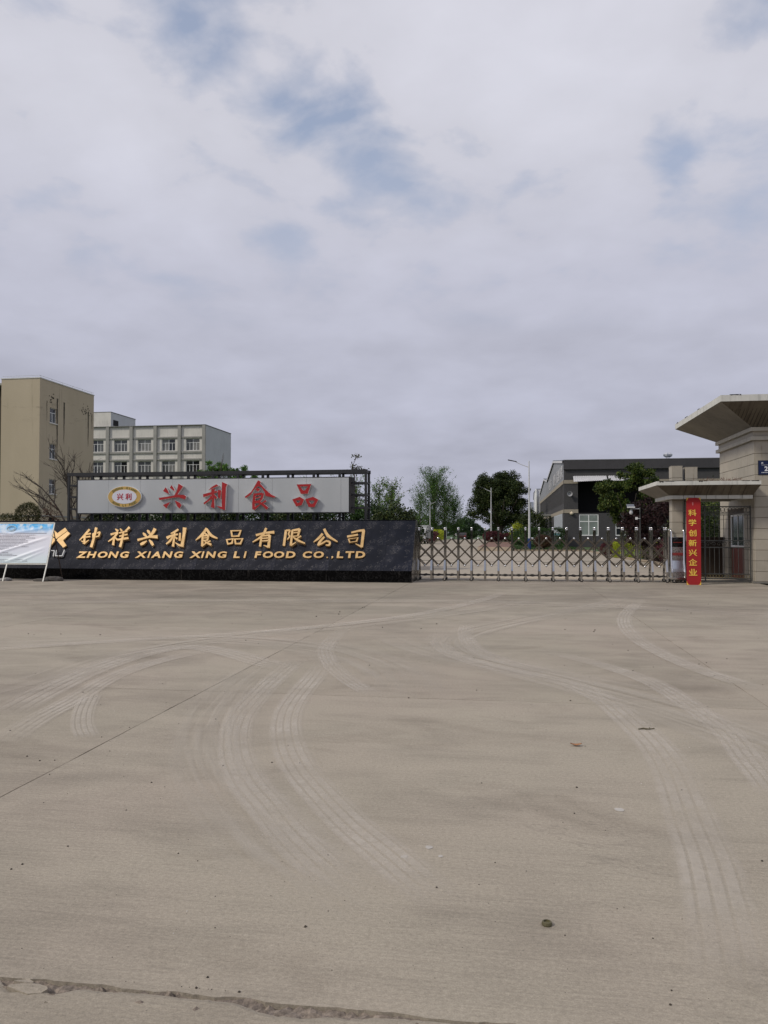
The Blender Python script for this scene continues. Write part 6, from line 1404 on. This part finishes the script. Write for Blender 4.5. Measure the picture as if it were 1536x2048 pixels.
for i, (px_, top, hw, lb) in enumerate([(768, 1030, 1.1, 'below the first slim young tree'), (800, 1032, 1.0, 'at the foot of the left road lamp'), (822, 1030, 0.8, 'left of the truck')]):
    p = meas(px_, top, (0, 72, 0), Vector((0, 1, 0))); shrub('road_bush', 'dark green bush above the name wall, '+lb, p.x, 72, hw, 0.9, 0.2, p.z, 2400, 0.16, L_CAMPH, 'bushes beside the factory road', rough=0.2)
# planting along the road
shrub('purple_shrub', 'round dark red shrub on the far end of the traffic island', -1.9, 101, 1.25, 1.2, 0.34, 1.72, 5000, 0.14, L_RED, stem=False)
shrub('purple_shrub', 'low dark red shrub partly behind the big camphor trunk', 0.1, 103, 0.9, 1.0, 0.34, 1.5, 3000, 0.14, L_RED, stem=False)
shrub('bronze_shrub', 'round bronze brown clipped shrub on the lawn by the warehouse corner', 3.15, 71.5, 0.80, 0.8, 0.15, 1.35, 5000, 0.09, L_BROWN)
shrub('green_shrub', 'mid green shrub on the lawn right of the big camphor', 1.6, 88, 1.3, 1.0, 0.05, 1.9, 4200, 0.14, L_HEDGE, rough=0.18)
shrub('yellow_shrub', 'yellow green shrub top beside the lawn hedge', 1.1, 96, 0.8, 0.8, 0.6, 2.7, 2600, 0.13, L_YEL, rough=0.15)
shrub('hedge', 'clipped green hedge in front of the grey brick wall corner', 3.6, 82, 2.1, 0.5, 0.05, 2.0, 7000, 0.13, L_HEDGE, stem=False, cat='hedge', box=True)
shrub('small_tree', 'small dark green tree left of the white metal shed', 3.3, 104, 1.8, 1.4, 1.0, 4.2, 6500, 0.20, L_CAMPH, cat='tree', rough=0.2)
shrub('round_hedge', 'low rounded green hedge at the far end of the road', -8.6, 172, 2.1, 1.5, 0.0, 1.95, 3500, 0.25, L_HEDGE, stem=False, cat='hedge')
shrub('red_hedge', 'dark red hedge along the left side of the road', -14.6, 132, 2.6, 6, 0.0, 1.7, 5000, 0.25, L_RED, stem=False, cat='hedge', box=True)
shrub('yellow_hedge', 'yellow green hedge at the left roadside beyond the dark red one', -14.4, 150, 2.2, 5, 0.0, 2.0, 4200, 0.25, L_YEL, stem=False, cat='hedge', box=True)
shrub('yellow_hedge', 'bright yellow green clipped hedge in front of the warehouse', 7.95, 50.4, 1.45, 0.8, 0.05, 0.98, 9000, 0.075, L_YEL, stem=False, cat='hedge', box=True)
shrub('red_bush', 'dark red bush left of the bright yellow hedge', 6.55, 54.2, 0.48, 0.5, 0.0, 0.92, 2600, 0.07, L_RED, stem=False)
shrub('red_hedge', 'dark red hedge running below the plum tree behind the gate', 8.35, 43.3, 0.95, 3.2, 0.0, 0.95, 9000, 0.075, L_PLUM, stem=False, cat='hedge', box=True)
shrub('red_bush', 'dark reddish bush behind the gate drive unit', 7.6, 37.5, 0.85, 0.8, 0.0, 1.5, 4500, 0.08, L_RED, stem=False)
shrub('dark_bush', 'very dark green bush between plum tree and warehouse window', 10.2, 66, 1.2, 1.0, 0.0, 2.2, 3500, 0.12, L_CAMPH, stem=False)
shrub('garden_tree', 'green tree behind the iron side gate', 9.3, 36.2, 1.3, 1.2, 0.3, 3.4, 8000, 0.11, L_CAMPR, cat='tree', rough=0.2)
shrub('garden_tree', 'dark green tree right behind the tiled pillars', 7.6, 34.0, 0.9, 0.9, 0.1, 2.9, 6500, 0.10, L_CAMPH, cat='tree', rough=0.2)
# grass tufts along the lawn edge
n = 9000; gx = NPR.uniform(0.6, 6.6, n); gy = 67.2+NPR.random(n)**1.5*16
me = leaves_mesh('grass', np.stack([gx, gy, NPR.uniform(0.04, 0.12, n)], 1), 0.14, L_HEDGE, 0.0, 0.3)
o = bpy.data.objects.new('grass', me); SC.collection.objects.link(o); o['kind'] = 'stuff'; tag(o, 'short green grass of the lawn before the warehouse', 'grass')
# far woodland
n = 26000; ax = NPR.uniform(-160, 60, n); hh = 6.5+2.2*np.sin(ax*0.11)+1.5*np.sin(ax*0.31+1)+1.0*np.sin(ax*0.9)
az = NPR.random(n)**0.7*hh; ay = 330+NPR.uniform(0, 10, n)+np.sin(ax*0.2)*4
me = leaves_mesh('far_woodland', np.stack([ax, ay, az], 1), 1.1, L_FAR); o = bpy.data.objects.new('far_woodland', me); SC.collection.objects.link(o); o['kind'] = 'stuff'; tag(o, 'distant low green woodland along the horizon', 'woodland')
p = meas(932, 1040, (0, 215, 0), Vector((0, 1, 0)))
shrub('distant_tree', 'rounded green tree far down the road', p.x, 215, 3.0, 3, 0.5, 5.4, 5000, 0.5, L_FAR, cat='tree', rough=0.15)
# woodland across the street behind the viewer (mirrored in polished steel and stone)
n = 16000; ax = NPR.uniform(-70, 60, n); hh = 9+2.5*np.sin(ax*0.21)+1.5*np.sin(ax*0.6+1); az = NPR.random(n)*hh
me = leaves_mesh('street_woodland', np.stack([ax, -26+NPR.uniform(-2, 2, n), az], 1), 1.5, L_FAR, 0, 0.9); o = bpy.data.objects.new('street_woodland', me); SC.collection.objects.link(o); o['kind'] = 'stuff'; tag(o, 'green woodland across the street opposite the gate', 'woodland')

# ================================================================== LAMPS
def lamp(x, y, h, dirx, label, reach=1.6, blue=False):
    t = thing('street_lamp', label, 'street lamp', (x, y, 0), 'street lamps along the factory road')
    z1 = 1.05 if blue else 0.0
    obj('pole', MB().tube([(x, y, z1), (x, y, 3.2), (x, y, h)], [0.11, 0.085, 0.05], 8), LAMPW, t)
    if blue: obj('base_section', MB().tube([(x, y, 0), (x, y, 1.05)], [0.15, 0.14], 10), LAMPB, t)
    obj('arm', MB().tube([(x, y, h-0.55), (x+dirx*reach*0.4, y, h-0.30), (x+dirx*(reach-0.5), y, h-0.05)], [0.035, 0.03, 0.028], 6), LAMPW, t)
    a = Vector((x+dirx*(reach-0.6), y, h-0.08)); b = Vector((x+dirx*(reach+0.15), y, h+0.08)); s_ = Vector((0, 0.13, 0)); u2 = Vector((0, 0, 0.07))
    obj('lamp_head', MB().hexa([a-s_*0.6, a+s_*0.6, a+s_*0.6+u2, a-s_*0.6+u2], [b-s_, b+s_, b+s_+u2*1.1, b-s_+u2*1.1]), LAMPD, t)
    return t
lamp(1.86, 69.0, 7.75, -1, 'white street lamp with dark blue base, nearest on the lawn', 1.65, True)
lamp(-2.22, 108.9, 7.7, -1, 'white street lamp standing in front of the big camphor', 1.5)
lamp(-15.62, 112.8, 7.6, 1, 'white street lamp beside the slim young trees, arm to the right', 1.8)
lamp(-15.29, 156.4, 7.7, 1, 'white street lamp before the tallest poplar', 1.7)
lamp(-15.72, 205, 7.6, 1, 'distant street lamp before the right poplars', 1.6)
lamp(-16.47, 270, 6.6, 1, 'farthest street lamp right of the poplars', 1.6)
# solar camera
_solar = True
sc2 = thing('solar_camera', 'security camera pole with small tilted solar panel before the plum tree', 'camera', (6.33, 39.4, 0))
obj('pole', MB().tube([(6.33, 39.4, 0), (6.33, 39.4, 2.80)], 0.03, 8), IRON, sc2)
obj('solar_panel', MB().hexa([(5.70, 39.15, 2.78), (6.05, 39.15, 2.78), (6.05, 39.45, 2.92), (5.70, 39.45, 2.92)], [(5.70, 39.15, 2.81), (6.05, 39.15, 2.81), (6.05, 39.45, 2.95), (5.70, 39.45, 2.95)]), simple('solar', (0.10, 0.11, 0.13), 0.3), sc2)
obj('panel_rim', MB().box(5.69, 6.06, 39.13, 39.149, 2.765, 2.82), FRAMEW, sc2)
obj('camera_head', MB().lathe((5.90, 39.3, 2.50), [(0.04, 0.18), (0.06, 0.12), (0.085, 0.05), (0.07, -0.02), (0.03, -0.06)], 12), LAMPW, sc2)
obj('arm', MB().tube([(6.33, 39.4, 2.72), (5.90, 39.3, 2.72)], 0.018, 6), LAMPW, sc2)
obj('lower_bracket', MB().tube([(6.33, 39.38, 2.25), (6.12, 39.3, 2.25)], 0.016, 6).box(6.10, 6.20, 39.25, 39.35, 2.20, 2.32), FRAMEW, sc2)

# ================================================================== VEHICLES
def truck():
    x0, x1, y0 = -12.75, -10.62, 104.5
    t = thing('white_truck', 'white light truck parked by the road, partly behind the name wall', 'truck', ((x0+x1)/2, y0+2.5, 0))
    WP = simple('truck_white', (0.55, 0.56, 0.56), 0.35, 0.05, 1)
    prof = [(y0, 0.45), (y0-0.02, 1.15), (y0+0.35, 2.05), (y0+0.6, 2.15), (y0+1.7, 2.15), (y0+1.7, 0.45)]
    obj('cab', MB().extrude([(x0+0.12, y, z) for y, z in prof], Vector((0, 0, 0)), Vector((x1-x0-0.35, 0, 0))), WP, t)
    a, b = (y0-0.015, 1.22), (y0+0.31, 1.98)
    obj('windshield', MB().hexa([(x0+0.25, a[0]-0.01, a[1]), (x1-0.36, a[0]-0.01, a[1]), (x1-0.36, b[0]-0.01, b[1]), (x0+0.25, b[0]-0.01, b[1])], [(x0+0.25, a[0]+0.02, a[1]), (x1-0.36, a[0]+0.02, a[1]), (x1-0.36, b[0]+0.02, b[1]), (x0+0.25, b[0]+0.02, b[1])]), GLASS, t)
    obj('cargo_box', MB().box(x0, x1, y0+1.85, y0+5.6, 0.75, 2.52), simple('cargo_grey', (0.36, 0.37, 0.37), 0.5, 0.1, 0.8), t)
    obj('bumper', MB().box(x0+0.1, x1-0.22, y0-0.12, y0, 0.42, 0.72), simple('bumper_grey', (0.18, 0.18, 0.18), 0.6), t)
    for xx in (x0+0.2, x1-0.62): obj('headlight', MB().box(xx, xx+0.28, y0-0.035, y0-0.004, 0.78, 0.98), simple('headlight', (0.6, 0.6, 0.55), 0.2), t)
    obj('grille', MB().box(x0+0.55, x1-0.7, y0-0.03, y0-0.004, 0.80, 1.0), DARKIN, t)
    obj('chassis', MB().box(x0+0.3, x1-0.35, y0+0.3, y0+5.5, 0.42, 0.745), DARKR, t)
    for yy in (y0+0.75, y0+4.3):
        for xx in (x0+0.26, x1-0.36):
            w_ = obj('wheel', MB().lathe((xx, yy, 0.4), [(0.34, -0.12), (0.40, -0.1), (0.40, 0.1), (0.34, 0.12)], 18, 0, 'x'), DARKR, t); obj('rim', MB().lathe((xx, yy, 0.4), [(0.2, -0.13), (0.22, -0.125), (0.22, 0.125), (0.2, 0.13)], 12, 0, 'x'), LAMPW, w_)
    for xx in (x0+0.02, x1-0.16): obj('mirror', MB().box(xx, xx+0.1, y0+0.12, y0+0.2, 1.35, 1.75), DARKR, t)
truck()
def car(x, y, mat, label):
    t = thing('parked_car', label, 'car', (x, y, 0), 'cars far down the road')
    prof = [(y-2.1, 0.35), (y-2.15, 0.75), (y-1.9, 0.95), (y-1.35, 1.02), (y-0.9, 1.42), (y+0.7, 1.45), (y+1.4, 1.0), (y+2.1, 0.85), (y+2.15, 0.35)]
    obj('body', MB().extrude([(x-0.85, a, b) for a, b in prof], Vector((0, 0, 0)), Vector((1.7, 0, 0))), mat, t)
    obj('rear_window', MB().hexa([(x-0.65, y-1.36, 1.06), (x+0.65, y-1.36, 1.06), (x+0.6, y-0.98, 1.38), (x-0.6, y-0.98, 1.38)], [(x-0.65, y-1.30, 1.04), (x+0.65, y-1.30, 1.04), (x+0.6, y-0.92, 1.36), (x-0.6, y-0.92, 1.36)]), GLASS, t)
    for xx in (-0.72, 0.5): obj('tail_light', MB().box(x+xx, x+xx+0.22, y-2.17, y-2.14, 0.68, 0.85), REDP, t)
    for yy in (-1.3, 1.3):
        for xx in (-0.8, 0.8): obj('wheel', MB().lathe((x+xx, y+yy, 0.32), [(0.28, -0.1), (0.32, -0.08), (0.32, 0.08), (0.28, 0.1)], 14, 0, 'x'), DARKR, t)
car(-9.35, 166, simple('maroon', (0.035, 0.015, 0.012), 0.3), 'dark maroon car far down the road seen through the gate')
car(-16.3, 262, simple('car_white', (0.55, 0.55, 0.56), 0.3), 'tiny white car far down the road left of the maroon one')
